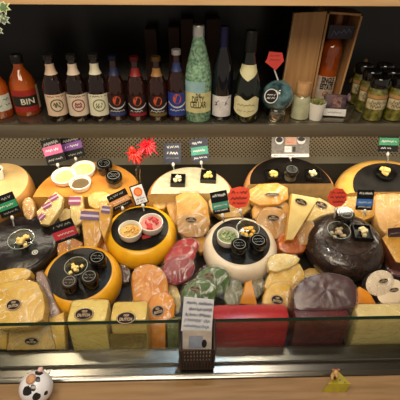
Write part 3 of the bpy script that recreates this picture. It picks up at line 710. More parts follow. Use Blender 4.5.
# centre, packs of sliced yellow cheese
slab('cheese_piece', 'small yellow block left of the sliced cheese pack', [(151, 193), (166, 192), (168, 208), (153, 210)], 30, .04, straw, h0=.03)
slab('sliced_cheese_pack', 'bagged yellow slices at the left, under the pale half wheel', [(163, 194), (185, 192), (187, 226), (172, 226), (166, 206)], 40, .035, gold, h0=.02)
slab('sliced_cheese_pack', 'bag of yellow slices with a dark oval sticker left of the white wheel', [(175, 192), (206, 192), (212, 234), (178, 234), (176, 210)], 42, .035, gold, h0=.02, part='slice_stack')
slab('cheese_wedge', 'tan front slice with a dark oval sticker in the sliced cheese bag', [(176, 214), (207, 213), (210, 236), (179, 238)], 42, .012, tan, h0=.045, stickers=[(191, 220, 6, 2.8, -4)])
slab('sliced_cheese_pack', 'flat beige bag behind the teal tag and the orange tag', [(206, 190), (250, 189), (250, 216), (212, 218)], 32, .035, pale, h0=.03)
# right of centre stack
slab('cheese_round', 'topmost yellow bagged slice pack with a black bar label by the dark half wheel', [(249, 184), (288, 182), (289, 204), (250, 206)], 30, .03, gold, h0=.07, stickers=[(272, 195, 8, 1.8, 0)])
slab('cheese_round', 'bagged orange edged half round with a lower black bar label', [(252, 205), (262, 199), (284, 199), (290, 206), (291, 222), (254, 222)], 40, .03, gold, h0=.05, stickers=[(275, 208, 8, 1.5, -3)])
slab('cheese_round', 'tan slice with an oval sticker at the front of the stacked packs', [(256, 218), (262, 209), (272, 206), (284, 210), (290, 220), (291, 240), (257, 238)], 45, .02, tan, gold, h0=.04, stickers=[(273, 218, 6.5, 3.4, -4)])
slab('cheese_wedge', 'pale triangular wedge with an oval sticker, left one of the pair', [(292, 193), (319, 198), (314, 206), (293, 240), (286, 240)], 38, .035, creamc, gold, h0=.06, rnd=0, stickers=[(301, 202, 6.5, 3.2, -22)], wrap=False)
slab('cheese_wedge', 'pale triangular wedge with an oval sticker beside the red round tag', [(319, 197), (337, 207), (332, 224), (308, 238), (297, 238)], 38, .035, creamc, gold, h0=.02, rnd=0, stickers=[(321, 205, 6.5, 3.2, -22)])
slab('crumpled_bag', 'crumpled clear bag of tan cheese left of the dark mottled wheel', [(296, 226), (312, 218), (318, 232), (308, 246), (298, 244)], 30, .03, tan, h0=.04)
slab('cheese_round', 'orange waxed half round between the white wheel and the dark wheel', [(277, 236), (290, 231), (304, 234), (308, 246), (302, 254), (280, 253)], 30, .05, cheese('orange_wax', (204, 108, 14), (186, 88, 10), .3), h0=.01)
# right back
slab('cheese_round', 'big golden bagged round behind the blue tag', [(334, 206), (342, 190), (360, 184), (376, 188), (380, 214), (360, 222), (340, 218)], 25, .05, gold, h0=.03, base=212)
slab('cheese_round', 'big golden bagged round at the right edge above the red tag', [(374, 190), (392, 184), (412, 190), (414, 226), (390, 238), (376, 224)], 25, .05, cheese('honey_paste', (218, 170, 96), (204, 150, 74)), h0=.03, base=224)
slab('cheese_wedge', 'brown edged golden wedge at the right edge beside the dark wheel', [(382, 238), (400, 222), (418, 232), (416, 266), (396, 262)], 22, .06, gold, cheese('brown_rind', (130, 66, 40), (100, 50, 34)), h0=.01, rnd=0)
# small pieces filling the gaps
slab('cheese_piece', 'small orange piece between the violet labelled wedges and the yellow wheels', [(96, 238), (108, 236), (112, 250), (100, 254)], 30, .04, crust, h0=.0)
slab('cheese_piece', 'small yellow bagged piece between the red bag and the white wheel', [(194, 238), (206, 234), (207, 250), (198, 254)], 30, .04, gold, h0=.01)
slab('crumpled_bag', 'empty looking clear bag of pale cheese right below the white wheel', [(250, 276), (262, 270), (266, 290), (256, 300), (248, 292)], 25, .02, cheese('grey_pale', (150, 140, 110), (110, 104, 84)), h0=.0, expand=1.25)
slab('crumpled_bag', 'clear bag of dark bread between the two yellow wheels', [(112, 262), (128, 262), (132, 280), (118, 284)], 25, .02, cheese('dark_bread', (96, 60, 36), (60, 40, 26)), h0=.0, expand=1.2)
slab('crumpled_bag', 'thin clear bag of cream cheese between the orange loaf and the red bag', [(164, 282), (176, 284), (182, 300), (178, 316), (166, 308)], 25, .015, creamc, h0=.0, expand=1.3)
slab('crumpled_bag', 'clear bag of tan scraps right of the brightest yellow wheel', [(178, 226), (200, 236), (196, 246), (182, 240)], 20, .015, tan, h0=.0, expand=1.25)
slab('crumpled_bag', 'clear bag of pale scraps between the mottled wheel and the dark red bag', [(304, 268), (322, 268), (336, 276), (320, 280), (304, 278)], 15, .012, pale, h0=.0, expand=1.25)
slab('crumpled_bag', 'clear mauve edged bag below the mottled wheel at the right edge', [(384, 256), (398, 250), (410, 262), (404, 276), (390, 274)], 20, .02, cheese('mauve_scraps', (140, 90, 90), (110, 70, 72)), h0=.0, expand=1.25)
slab('cheese_piece', 'tan piece low between the flat black wheel and the yellow wheel', [(40, 258), (54, 254), (58, 262), (50, 274), (40, 270)], 15, .02, crust, h0=.0)
# front row left
slab('cheese_wedge', 'long pale yellow wedge lying under the black waxed wheel', [(-8, 272), (22, 266), (34, 272), (20, 286), (-10, 296)], 22, .04, straw, h0=.02)
slab('cheese_wedge', 'broad yellow wedge with a black oval sticker in the left corner', [(-12, 286), (34, 276), (46, 300), (42, 326), (-14, 330)], 26, .045, straw, h0=.04, stickers=[(14, 305, 7.5, 5.5, 8)])
slab('cheese_wedge', 'pale wedge seen through the glass with a brown oval sticker, left corner', [(10, 322), (50, 320), (62, 350), (6, 351)], 50, .03, pale, h0=.0, stickers=[(32, 341, 7.5, 4, -2)], rnd=0)
slab('cheese_piece', 'yellow bagged piece against the glass at the far left', [(-20, 322), (8, 322), (6, 350), (-22, 350)], 50, .03, straw, rnd=0)
slab('shrink_wrapped_cheese', 'narrow grey purple wrapped piece left of the yellow wheel', [(34, 272), (44, 270), (54, 300), (62, 316), (48, 322), (42, 300)], 28, .04, cheese('mauve_rind', (150, 122, 112), (120, 96, 92)), h0=.04)
slab('cheese_piece', 'thin bagged yellow slice between the two left stickered blocks', [(48, 318), (64, 312), (66, 350), (56, 350)], 45, .03, straw, rnd=0)
def block(label, x0, x1, ytop, yedge, face, side, stk=None, name='cheese_block', hh=.075, film=BFILM, bev=.014, cling=True, yfront=350):
    """a box shaped block behind the glass: the top is seen over the pane, the front through it"""
    yb_ = .668
    f0 = hit(x0, yedge, V((0, yb_, 0)), N1); f1 = hit(x1, yedge, V((0, yb_, 0)), N1); zt = (f0.z+f1.z)/2
    a = bed(x0, yfront); 
    base = V(((f0.x+f1.x)/2, yb_, BO.z)); W_ = f1.x-f0.x; Ht = zt-BO.z
    bk0 = hit((x0+x1)/2, ytop, V((0, 0, zt)), V((0, 0, 1))); D_ = bk0.y-yb_
    e = thing(name, label, 'cheese', base+V((0, D_/2, .004)))
    Hf = Ht-.004; zb = D_*math.tan(BA)
    vf = box(0, 0, Hf/2, W_, D_, Hf, bev)
    # underside follows the sloping deck
    vs = [V((v.x, v.y, v.z if v.z > Hf*.5 else v.z+(v.y+D_/2)*math.tan(BA))) for v in vf[0]]
    b = obj('cheese_body', (vs, vf[1]), [face], e)
    if stk:
        q = e.matrix_world.inverted() @ hit(stk[0], stk[1], V((0, 0, zt+.0042)), V((0, 0, 1))); rx = m(stk[2], base); ry = m(stk[3], base)/.72
        st = obj('sticker', disc(rx, ry), mat('sticker_black', (38, 22, 16)), e, Matrix.Translation(q), False)
        obj('lettering', join(text('OLD', rx*.55, ry*.38, .0008, 0, ry*.42), text('DUTCH', rx*1.25, ry*.5, .0008, 0, -ry*.22), ringflat(rx*.95, rx*.88, .0008, 28, ry/rx)), mat('sticker_print', (216, 190, 156)), st, None, False)
    if cling:
        vw = box(0, 0, Hf/2+.001, W_+.006, D_+.004, Hf+.004, bev)
        bm = bmesh.new(); vv = [bm.verts.new(v) for v in vw[0]]
        for f in vw[1]: bm.faces.new([vv[i] for i in f])
        bmesh.ops.subdivide_edges(bm, edges=bm.edges[:], cuts=5, use_grid_fill=True); bm.verts.index_update()
        out = []
        for v in bm.verts:
            n_ = noise.noise(v.co*70)+.5*noise.noise(v.co*170); c = v.co+v.co.normalized()*.0022*max(n_, -.3)*(.35 if v.co.z > Hf*.9 else 1)
            if c.z < Hf*.5: c.z += (c.y+D_/2)*math.tan(BA)
            out.append(c)
        fs_ = [[v.index for v in f.verts] for f in bm.faces]; bm.free()
        obj('plastic_wrap', (out, fs_), film, e)
    return e
block('bright yellow cheese block with black sticker, left of the foil tray', 65, 106, 298, 321, creamc if 0 else cheese('butter_paste', (230, 206, 122), (220, 192, 102)), None, (84, 314, 9, 5.2))
block('yellow cheese block with black sticker right of its bright twin', 109, 147, 300, 320, cheese('butter_paste2', (224, 196, 108), (210, 178, 88)), None, (126, 318, 9, 5.2))
fa, fb = hit(109, 334, V((0, .6655, 0)), N1), hit(148, 349, V((0, .6655, 0)), N1)
t = thing('foil_tray', 'crinkled gold and silver foil strip standing behind the glass', 'tray', V(((fa.x+fb.x)/2, .6655, fb.z)))
fv, ff = [], []; nxx = 60
for i in range(nxx+1):
    for j in range(5): fv.append(V(((fb.x-fa.x)*(i/nxx-.5), .0009*noise.noise(V((i*.9, j*.8, 1)))+(.0006 if i % 2 else -.0006), (fa.z-fb.z)*j/4)))
for i in range(nxx):
    for j in range(4): ff.append([i*5+j, i*5+5+j, i*5+6+j, i*5+j+1])
obj('foil', (fv, ff), mat('gold_foil', (226, 204, 140), .22, .9, (190, 168, 108), 90, .6), t, None, False)
slab('cheese_loaf', 'rough orange loaf cheese in a clear bag between the wheels', [(130, 276), (137, 265), (152, 263), (164, 270), (169, 286), (168, 308), (134, 310)], 25, .06, crust, h0=.0, rnd=1)
slab('cheese_wedge', 'orange rounded wedge with a black sticker behind the glass', [(147, 302), (155, 293), (168, 292), (176, 300), (174, 322), (148, 324)], 35, .04, cheese('bright_orange', (220, 146, 28), (204, 122, 18)), h0=.03, stickers=[(158, 311, 6.5, 5.5, 15)])
slab('cheese_piece', 'orange piece seen through the glass below the stickered orange wedge', [(148, 322), (166, 322), (166, 350), (150, 350)], 60, .03, orangec, rnd=0)
slab('herb_cheese', 'green herb cheese seen through the glass left of the basket', [(166, 322), (181, 320), (181, 350), (168, 350)], 60, .03, cheese('dull_green', (96, 104, 50), (76, 84, 40)), rnd=0)
# red and green slices
for i, (cx, cy, rx, ry, ro, lab) in enumerate([(184, 249, 16, 10, 25, 'upper red cheese round in the clear bag by the bright yellow wheel'), (180, 257, 17, 11, 25, 'middle red cheese round in the clear bag'), (178, 270, 18, 14, 30, 'lowest mauve red round bagged below the bright red ones')]):
    slab('red_cheese_slice', lab, circ(cx, cy, rx, ry, 14, 0, 360, ro), 42, .018, redc2 if i < 2 else cheese('mauve_red', (150, 40, 52), (122, 28, 42)), cheese('pink_edge', (226, 96, 92), (210, 80, 80)), h0=.03, rnd=1, expand=1.16)
for i, (cx, cy, rx, ry, lab) in enumerate([(213, 281, 18, 15, 'upper green herb cheese round beside the white wheel'), (204, 287, 16, 12, 'middle green herb cheese round in the green bag'), (199, 294, 18, 14, 'lowest green herb cheese round with a dark sticker behind the card')]):
    slab('green_cheese_slice', lab, circ(cx, cy, rx, ry, 14, 0, 360, 10), 42, .018, greenc, cheese('green_edge', (122, 150, 84), (100, 130, 66)), h0=.03, rnd=1, stickers=[(cx-4, cy-5, 5.5, 3, -10)] if i != 1 else (), expand=1.16)
slab('crumpled_bag', 'silvery crumpled clear bag right of the green cheeses', [(224, 282), (240, 278), (246, 296), (238, 306), (224, 306)], 30, .03, cheese('grey_green', (128, 128, 100), (96, 100, 80)), h0=.02, expand=1.2)
slab('cheese_wedge', 'small amber wedge standing behind the red block', [(240, 304), (246, 282), (252, 280), (258, 306)], 40, .03, cheese('amber_paste', (206, 140, 44), (186, 120, 34)), h0=.03, rnd=0, wrap=False)
slab('cheese_round', 'pale yellow round with a dark rim in the clear bag, right of the white wheel', [(262, 292), (270, 270), (290, 258), (304, 266), (306, 288), (290, 304)], 30, .04, straw, h0=.02, expand=1.1)
slab('cheese_round', 'yellow round slice with black oval sticker above the red block', [(262, 308), (264, 292), (274, 282), (288, 282), (294, 294), (294, 310)], 40, .02, cheese('straw_paste2', (226, 184, 84), (206, 160, 62)), h0=.06, stickers=[(277, 300, 6.5, 5, -12)])
slab('cheese_piece', 'cream bagged slice under the orange waxed half round', [(266, 258), (280, 252), (302, 256), (296, 266), (270, 274)], 24, .03, creamc, h0=.05)
block('long bright red waxed cheese block in cling film behind the glass', 213, 291, 303, 320, mat('red_block_wax', (176, 28, 38), .3, 0, (160, 22, 32), 30, .1), None)
dk = cheese('dark_salami', (98, 34, 34), (70, 24, 26))
block('large dark red block in a cloudy bag behind the glass', 296, 352, 296, 319, dk, None)
slab('dark_cheese', 'upper dark red lump in a cloudy plastic bag', [(294, 300), (296, 284), (308, 276), (326, 272), (346, 275), (356, 284), (358, 300), (354, 310), (298, 312)], 28, .05, cheese('plum', (92, 34, 38), (64, 20, 26)), h0=.085, rnd=2, film=clear('cloudy_film', (226, 214, 214), .45, 12, .4, .10, .8), expand=1.14)
block('long beige cheese block at the right behind the glass', 359, 420, 302, 318.5, cheese('beige_block', (222, 200, 138), (210, 186, 122)), None)
slab('cheese_wedge', 'orange wedge between the dark bag and the white cheeses', [(352, 296), (360, 286), (370, 292), (378, 306), (356, 308)], 30, .04, orangec, h0=.06, wrap=False, rnd=0)
soft = cheese('soft_white', (226, 208, 180), (214, 194, 164)); rim = mat('dark_rim', (48, 36, 30), .4)
for i, (cx, cy, lab) in enumerate([(380, 283, 'upper soft white cheese slice with dark rim, right edge'), (391, 292, 'middle soft white cheese slice with dark rim, right edge'), (401, 302, 'lowest soft white cheese slice with dark rim, cut by the right edge')]):
    slab('soft_cheese', lab, circ(cx, cy, 15, 13, 14, 0, 360, 30), 35, .035, soft, rim, h0=.075-.01*i, rnd=1, base=cy+12, stickers=[(cx+3, cy-2, 5, 2.2, 10)], wrap=(i == 0), bev=.003, expand=1.05)
# ================================================================ DISHES AND CUBES
def top_of(w, px, py, extra=0):
    H = w['H']+.0045; return bed(px, py, H+extra)
def cubes(center, R, z, n, mt, label, group, s=.012, seed=0):
    rnd = random.Random(seed); protoc = None
    for k in range(n):
        a = rnd.uniform(0, math.tau); rr_ = R*math.sqrt(rnd.random())*.62; lay = 0 if k < n*.6 else 1
        if lay: rr_ *= .5
        loc = center+Matrix(((1, 0, 0), (0, math.cos(BA), -math.sin(BA)), (0, math.sin(BA), math.cos(BA)))) @ V((rr_*math.cos(a), rr_*math.sin(a), z+s*.62+lay*s*.85))
        if protoc is None:
            o = obj('cheese_cube', box(0, 0, 0, s, s*1.1, s*.8, s*.12), mt); protoc = o; tag(o, label, 'cheese cube', group)
        else: o = protoc.copy(); C.objects.link(o)
        o.matrix_world = Matrix.Translation(loc) @ Matrix.Rotation(BA, 4, 'X') @ Matrix.Rotation(rnd.uniform(0, 3), 4, 'Z') @ Matrix.Rotation(rnd.uniform(-.4, .4), 4, 'X')
cubey = cheese('cube_yellow', (240, 214, 130), (230, 198, 110)); cubew = cheese('cube_cream', (236, 226, 178), (226, 212, 160)); cubeg = cheese('cube_grey', (190, 172, 140), (160, 140, 112))
def glass_bowl(w, px, py, rpx, label, cmt, clabel, n=9, H=None):
    hb = .024
    c = bed(px, py, w['H']+.0042+hb); R = m(rpx, c); b = c-BN*hb
    t = thing('glass_bowl', label, 'bowl', bedM(b))
    obj('bowl', lathe([(R*.62, 0), (R*.7, 0), (R*.92, hb*.7), (R, hb), (R*.94, hb), (R*.86, hb*.7), (R*.64, .004), (0, .004)], 36), GLASS, t)
    obj('rim', ringflat(R, R*.96, hb+.0006, 36), mat('glass_rim', (190, 196, 186), .12), t, label='bright glass rim')
    if cmt: cubes(b, R, .005, n, cmt, clabel, clabel.split(' in ')[0]+' in '+label, R*.26, int(px))
    return t
def ramekin(w, px, py, rpx, label, fill, bits, fname='dip', nb=14):
    hb = .030; c = bed(px, py, w['H']+.0042+hb); R = m(rpx, c); b = c-BN*hb
    t = thing('ramekin', label, 'bowl', bedM(b))
    obj('dish', lathe([(0, 0), (R*.8, 0), (R*.97, hb*.3), (R, hb), (R*.93, hb*1.02), (R*.88, hb*.9), (R*.84, hb*.55), (0, hb*.55)], 40), white, t)
    obj('dip', lathe([(R*.85, hb*.6), (R*.6, hb*.72), (0, hb*.78)], 32), fill, t)
    rnd = random.Random(int(px)); vf = []
    for k in range(nb):
        a = rnd.uniform(0, math.tau); rr_ = R*.62*math.sqrt(rnd.random())
        vf.append(xf(box(0, 0, 0, R*.3, R*.14, R*.12, R*.03), Matrix.Translation((rr_*math.cos(a), rr_*math.sin(a), hb*.86)) @ Matrix.Rotation(rnd.uniform(0, 3), 4, 'Z') @ Matrix.Rotation(rnd.uniform(-.4, .4), 4, 'X')))
    o = obj('chopped_topping', join(*vf), bits, t); o['kind'] = 'stuff'
    return t
def tin(w, px, py, rpx, label, H=None, base_h=None, clearb=False):
    hb = .042; bh = w['H']+.0042 if w else base_h; c = bed(px, py, bh+hb); R = m(rpx, c); b = c-BN*hb
    t = thing('mini_jar', label, 'jar', bedM(b))
    obj('jar_body', lathe([(0, 0), (R*.84, 0), (R*.9, .003), (R*.9, hb*.55), (R*.8, hb*.62), (0, hb*.62)], 28), GLASS if clearb else blkgl, t)
    if clearb: obj('contents', lathe([(0, .002), (R*.8, .002), (R*.8, hb*.45), (0, hb*.5)], 24), mat('grey_contents', (110, 104, 92), .5), t)
    obj('lid', lathe([(R*.9, hb*.56), (R*.98, hb*.6), (R*.98, hb*.93), (R*.9, hb), (0, hb*.99)], 32), blkgl, t)
    obj('lid_print', join(ringflat(R*.72, R*.64, hb*1.004), scribble(-R*.5, R*.18, R*.5, R*.28, hb*1.006, int(px), 7, .0012), scribble(-R*.5, -R*.2, R*.5, R*.28, hb*1.006, int(py), 7, .0012)), mat('grey_print', (120, 122, 116), .5), t)
    return t
def square_dish(w, px, py, wpx, label, cmt, clabel, n=9, ang=-5, oval=False):
    hb = .016; c = bed(px, py, w+hb) if not hasattr(w, 'matrix_world') else bed(px, py, w['H']+.0042+hb); s = m(wpx, c); b = c-BN*hb
    t = thing('black_dish', label, 'dish', bedM(b, ang))
    if oval: obj('dish', lathe([(0, 0), (s*.42, 0), (s*.52, hb), (s*.47, hb), (s*.4, .004), (0, .004)], 32, 1, .9), blk, t)
    else:
        vf = join(box(0, 0, .0025, s*.9, s*.9, .005), *[xf(box(0, s*.46, hb/2, s*.97, s*.06, hb, .001), Matrix.Rotation(k*math.pi/2, 4, 'Z')) for k in range(4)])
        obj('dish', vf, blk, t, None, False)
    cubes(b, s*.42, .006, n, cmt, clabel, clabel+' group', s*.19, int(px)+1)
    return t
glass_bowl(wL, 21, 239, 13, 'glass bowl on the flat black waxed wheel', cubey, 'yellow cheese cube in the glass bowl on the flat black wheel', 13)
obj_s = thing('round_sticker', 'tiny white round sticker on the flat black waxed wheel', 'sticker', bedM(bed(35, 252.5, wL['H']+.003)))
obj('sticker', disc(m(3, obj_s.location), m(3, obj_s.location), .0012), paper, obj_s, None, False)
obj('print', ringflat(m(2, obj_s.location), m(1.1, obj_s.location), .0018), mat('green_dot', (60, 96, 70), .6), obj_s, None, False)
glass_bowl(wG, 76, 266, 11.5, 'glass bowl on the yellow wheel beside three black jars', cubey, 'butter yellow cheese cube in the glass bowl on the yellow wheel', 11)
tin(wG, 97, 257, 8.8, 'black lidded mini jar at the right of the yellow wheel, highest of its three')
tin(wG, 69, 281, 8.6, 'black lidded mini jar nearest the front left of the yellow wheel')
tin(wG, 89, 276, 9.2, 'black lidded mini jar in the middle of the yellow wheel')
ramekin(wH, 130, 229, 11.8, 'white ramekin of orange mustard dip on the bright yellow wheel', mat('mustard', (224, 190, 110), .4), mat('mustard_bits', (220, 150, 50), .4, 0, (236, 210, 130), 60))
ramekin(wH, 151, 222, 12, 'white ramekin of chopped red pieces on the bright yellow wheel', mat('pink_dip', (222, 150, 140), .4), mat('red_bits', (206, 44, 50), .4), nb=20)
o = thing('red_note', 'small red paper scrap in front of the red filled ramekin', 'note', bedM(bed(146.5, 236.5, wH['H']+.003), 20)); s = m(1, o.location)
obj('paper', box(0, 0, .001, 9*s, 5*s, .0012), mat('red_note', (190, 54, 58), .6), o, None, False)
ramekin(wI, 228, 235, 11, 'white ramekin of green olive dip on the white wheel', mat('green_dip', (150, 168, 110), .4), mat('green_bits', (64, 110, 50), .4, 0, (214, 214, 180), 60), nb=20)
glass_bowl(wI, 248, 228, 11.5, 'glass bowl on the creamy white wheel', cheese('cube_amber', (236, 186, 70), (228, 170, 56)), 'amber cheese cube in the glass bowl on the white wheel', 9)
tin(wI, 239.5, 244, 8.8, 'black lidded mini jar on the white wheel, beside the green dip')
tin(wI, 258.5, 240, 8.8, 'black lidded mini jar on the white wheel below its glass bowl')
glass_bowl(wJ, 339, 230, 11.5, 'glass bowl on the dark mottled wheel', cubeg, 'greyish cheese cube in the glass bowl on the mottled wheel', 12)
square_dish(wJ, 363, 231, 19, 'black square dish of white cubes on the dark mottled wheel', cubew, 'white cheese cube in the black dish on the mottled wheel', 9)
tin(wJ, 346, 213, 9.5, 'black lidded mini jar behind the glass bowl on the mottled wheel')
tin(None, 104, 163, 8, 'black lidded mini jar behind, next to the three bowl dish', base_h=.0946)
tin(None, 113.5, 175, 8.5, 'black lidded mini jar with clear lower half, left of the framed card', base_h=.0946, clearb=True)
square_dish(.1146, 178, 178.5, 15, 'black square dish on the left of the pale half wheel', cubew, 'cream cheese cube in the left dish of the pale half wheel', 8, -3)
square_dish(.1146, 208.5, 174.5, 16, 'black square dish on the right of the pale half wheel', cubey, 'yellow cheese cube in the right dish of the pale half wheel', 9, -6)
square_dish(.1246, 273, 173, 15, 'black square dish on the left of the dark half wheel', cubey, 'yellow cheese cube in the left dish of the dark half wheel', 8, 3)
square_dish(.1246, 313.5, 173, 15, 'black square dish on the right of the dark half wheel', cubew, 'pale cheese cube in the right dish of the dark half wheel', 8, -8)
tin(None, 292, 169, 7.5, 'clear mini jar with dark lid in the middle of the dark half wheel', base_h=.1246, clearb=True)
square_dish(.1146, 386, 172, 22, 'round black dish on the yellow rind wheel at the right', cubey, 'buttery cheese cube in the dish at the right edge', 6, 0, True)
# three bowl dish
c0 = bed(74, 176, .0946+.022); R3 = m(12.5, c0)
t = thing('three_bowl_dish', 'white dish of three joined bowls on the large orange wheel', 'dish', bedM(bed(74, 176, .1166)-BN*.022))
for nm, (px, py) in (('bowl', (64, 175)), ('bowl', (83, 168)), ('bowl', (80, 182))):
    q = t.matrix_world.inverted() @ bed(px, py, .1166); q.z = 0
    rb = R3*(1 if px != 80 else .85)
    obj(nm, xf(lathe([(0, 0), (rb*.82, 0), (rb*.96, .008), (rb, .022), (rb*.92, .023), (rb*.84, .016), (rb*.7, .010), (0, .009)], 36), Matrix.Translation(q)), white, t)
    if px != 80: obj('dip', xf(lathe([(rb*.78, .0135), (rb*.4, .0155), (0, .016)], 28), Matrix.Translation(q)), mat('egg_dip', (240, 214, 120), .4, 0, (244, 230, 170), 30), t)
    else: obj('dip', xf(lathe([(rb*.78, .0135), (0, .014)], 28), Matrix.Translation(q)), mat('grey_dip', (120, 100, 70), .4), t)
# white cup at left edge
t = thing('white_cup', 'white cup with dark contents cut by the left edge', 'cup', bedM(bed(0, 178, .1046))); R = m(6, t.location)
obj('cup', lathe([(0, 0), (R*.7, 0), (R, .04), (R*.9, .04), (R*.65, .006), (0, .006)], 28), white, t)
obj('contents', lathe([(R*.8, .030), (0, .032)], 24), blk, t)

# ================================================================ SIGNS
def sign(label, cx, cy, w_, h_, ang, foot, footh, spec, name='price_sign', shape=None, clip=True, lean=.45, cat='sign', group=None):
    """a small card on a stem; foot = where the stem stands on its cheese"""
    fp = bed(foot[0], foot[1], footh) if footh is not None else foot
    n = V((0, -1, lean)).normalized(); c = hit(cx, cy, fp-V((0, .004, 0)), n)
    k = depth(c)/FPX; w2, h2 = w_*k, h_*k
    F = frame(c, V((1, 0, 0)), n) @ Matrix.Rotation(math.radians(ang), 4, 'Z')
    e = thing(name, label, cat, Matrix.Translation(fp)); iL = e.matrix_world.inverted() @ F
    P = shape or [(-.5, -.5), (.5, -.5), (.5, .5), (-.5, .5)]; N = len(P)
    vs = [V((a*w2, b*h2, z)) for z in (0, -.0016) for a, b in P]
    obj('card', (vs, [list(range(N)), [N+i for i in range(N)]]+[[i, (i+1) % N, N+(i+1) % N, N+i] for i in range(N)]), spec['card'], e, iL, False)
    z = .0006
    for i, (kind, *a) in enumerate(spec.get('on', [])):
        z += .0003
        if kind == 'band': obj(a[5] if len(a) > 5 else 'colour_band', rect(a[0]*w2, a[1]*h2, a[2]*w2, a[3]*h2, z), a[4], e, iL, False)
        elif kind == 'oval': obj('picture', disc(a[2]*w2, a[3]*h2, z, 20, a[0]*w2, a[1]*h2), a[4], e, iL, False)
        elif kind == 'ring': obj('ring', [q for q in [( [V((v.x+a[0]*w2, v.y+a[1]*h2, z)) for v in ringflat(a[2]*w2, a[3]*w2, 0)[0]], ringflat(1, .9, 0)[1])]][0], a[4], e, iL, False)
        elif kind == 'write': obj('writing', scribble(a[0]*w2, a[1]*h2, a[2]*w2, a[3]*h2, z, i+int(cx), a[5] if len(a) > 5 else 12, max(.0009, a[3]*h2*.26)), a[4], e, iL, False)
        elif kind == 'text': obj('lettering', text(a[5], a[2]*w2, a[3]*h2, z, a[0]*w2, a[1]*h2, .01), a[4], e, iL, False)
    bt = e.matrix_world.inverted() @ (F @ V((0, -h2*.42, -.003)))
    if bt.length > .006:
        obj('stem', tube([V((0, 0, 0)), bt], .0022, 8), mat('grey_stem', (150, 148, 140), .4), e)
        if clip: obj('clip', ball(bt.lerp(V((0, 0, 0)), .35), .0055, .0055, .008, 12, 8), white, e)
    return e
cardk = mat('card_black', (15, 15, 15), .6, 0, (20, 20, 20), 60, spec=.2)
def bandspec(card, band, inkc, y0=-.18, y1=.12, head='header'):
    return dict(card=card, on=[('band', -.5, y0, .5, y1, band), ('write', -.38, .32, .38, .16, inkc), ('write', -.38, (y0+y1)/2, .38, .12, paper), ('write', -.38, -.34, .38, .10, inkc)])
greyw = mat('grey_print2', (150, 146, 140), .6)
pink = mat('pink_band', (214, 96, 150), .5); purp = mat('purple_band', (128, 66, 160), .5); greenb = mat('green_band', (40, 150, 96), .5); tealb = mat('teal_band', (70, 164, 140), .5)
navy = mat('navy_card', (36, 40, 66), .5); orb = mat('orange_band', (214, 150, 86), .5); blueb = mat('blue_band', (50, 120, 206), .5); redb = mat('red_band', (200, 44, 62), .5)
sign('black card with a pink band standing left of the purple one', 53, 151, 19, 25, 14, (60, 172), .092, bandspec(cardk, pink, greyw, -.14, .22))
sign('black card with a purple band behind the white three bowl dish', 72.5, 147, 20, 22, 14, (76, 164), .092, bandspec(cardk, purp, greyw, -.12, .22))
sign('navy card with small white lettering behind the pale half wheel', 172.5, 153, 17, 20, 0, (174, 170), .112, dict(card=navy, on=[('write', -.38, .3, .38, .14, paper), ('write', -.32, 0, .32, .16, paper, 8), ('write', -.36, -.25, .36, .1, greyw)]))
sign('navy card with a teal band on the right of the pale half wheel', 199.5, 150, 17, 23, 7, (202, 168), .112, bandspec(navy, tealb, paper, -.2, .14))
sign('wide grey sign with oval pictures and a white bottom strip', 290.5, 143.5, 38, 27, 0, (291, 161), .122, dict(card=mat('grey_photo_card', (128, 120, 112), .5, 0, (96, 88, 82), 90), on=[
    ('band', -.5, -.5, .5, -.38, paper, 'white_strip'), ('band', -.5, .40, .5, .47, paper, 'top_strip'), ('band', -.14, -.05, .16, .28, mat('peach_patch', (206, 160, 136), .6), 'patch'), ('oval', -.30, .12, .11, .15, paper), ('oval', -.30, .14, .09, .10, ink),
    ('oval', .28, .12, .11, .15, paper), ('oval', .28, .16, .10, .08, ink), ('oval', -.39, .34, .06, .09, ink), ('band', -.16, -.32, .03, -.10, paper, 'white_panel'), ('band', .06, -.3, .13, -.12, ink, 'dark_patch'),
    ('write', -.10, .04, .10, .07, redc, 6), ('write', -.2, .34, .3, .05, ink), ('write', -.45, -.44, -.25, .05, ink, 6), ('write', -.14, -.44, .2, .05, ink, 8), ('write', -.14, -.2, 0, .06, greyw, 5)]), lean=.5)
sign('black card with a bright green band, top right of the case', 389, 141, 20, 21, -2, (388, 162), .112, bandspec(cardk, greenb, paper, -.2, .15))
sign('black tag with a green band leaning at the left edge', 7, 205, 21, 22, 20, (14, 226), .062, bandspec(cardk, greenb, greyw, -.2, .14))
sign('black tag with an orange band tilted beside the framed card', 119.5, 200, 21, 17, 25, (122, 212), .085, bandspec(cardk, orb, greyw, -.22, .10))
sign('white card framed in black with an orange round picture', 139, 194.5, 14, 21, 18, (144, 211), .088, dict(card=cardk, on=[('band', -.42, -.44, .42, .44, paper, 'paper'), ('oval', 0, .14, .30, .22, mat('orange_picture', (226, 136, 60), .6)), ('ring', 0, .14, .31, .25, redc), ('write', -.3, -.2, .3, .1, mat('blue_ink', (60, 70, 130), .6), 8), ('write', -.3, -.34, .3, .08, mat('blue_ink', (60, 70, 130), .6), 8)]))
sign('black tag with a teal band behind the white wheel', 220, 202.5, 17, 23, 10, (224, 222), .088, bandspec(cardk, tealb, paper, -.28, .02))
hx = [(-.45, -.30), (-.1, -.5), (.35, -.42), (.5, .05), (.42, .42), (.05, .5), (-.38, .4), (-.5, .1)]
sign('bright orange red paper tag with ragged edge behind the white wheel', 239, 197.5, 22, 22, 0, (243, 219), .088, dict(card=mat('orange_red_card', (240, 84, 52), .55, 0, (228, 70, 44), 20), on=[('write', -.34, .22, .36, .18, mat('dark_red_ink', (120, 20, 20)), 9), ('write', -.36, -.02, .36, .18, mat('dark_red_ink', (120, 20, 20)), 9), ('write', -.3, -.26, .3, .14, mat('dark_red_ink', (120, 20, 20)), 9)]), shape=hx)
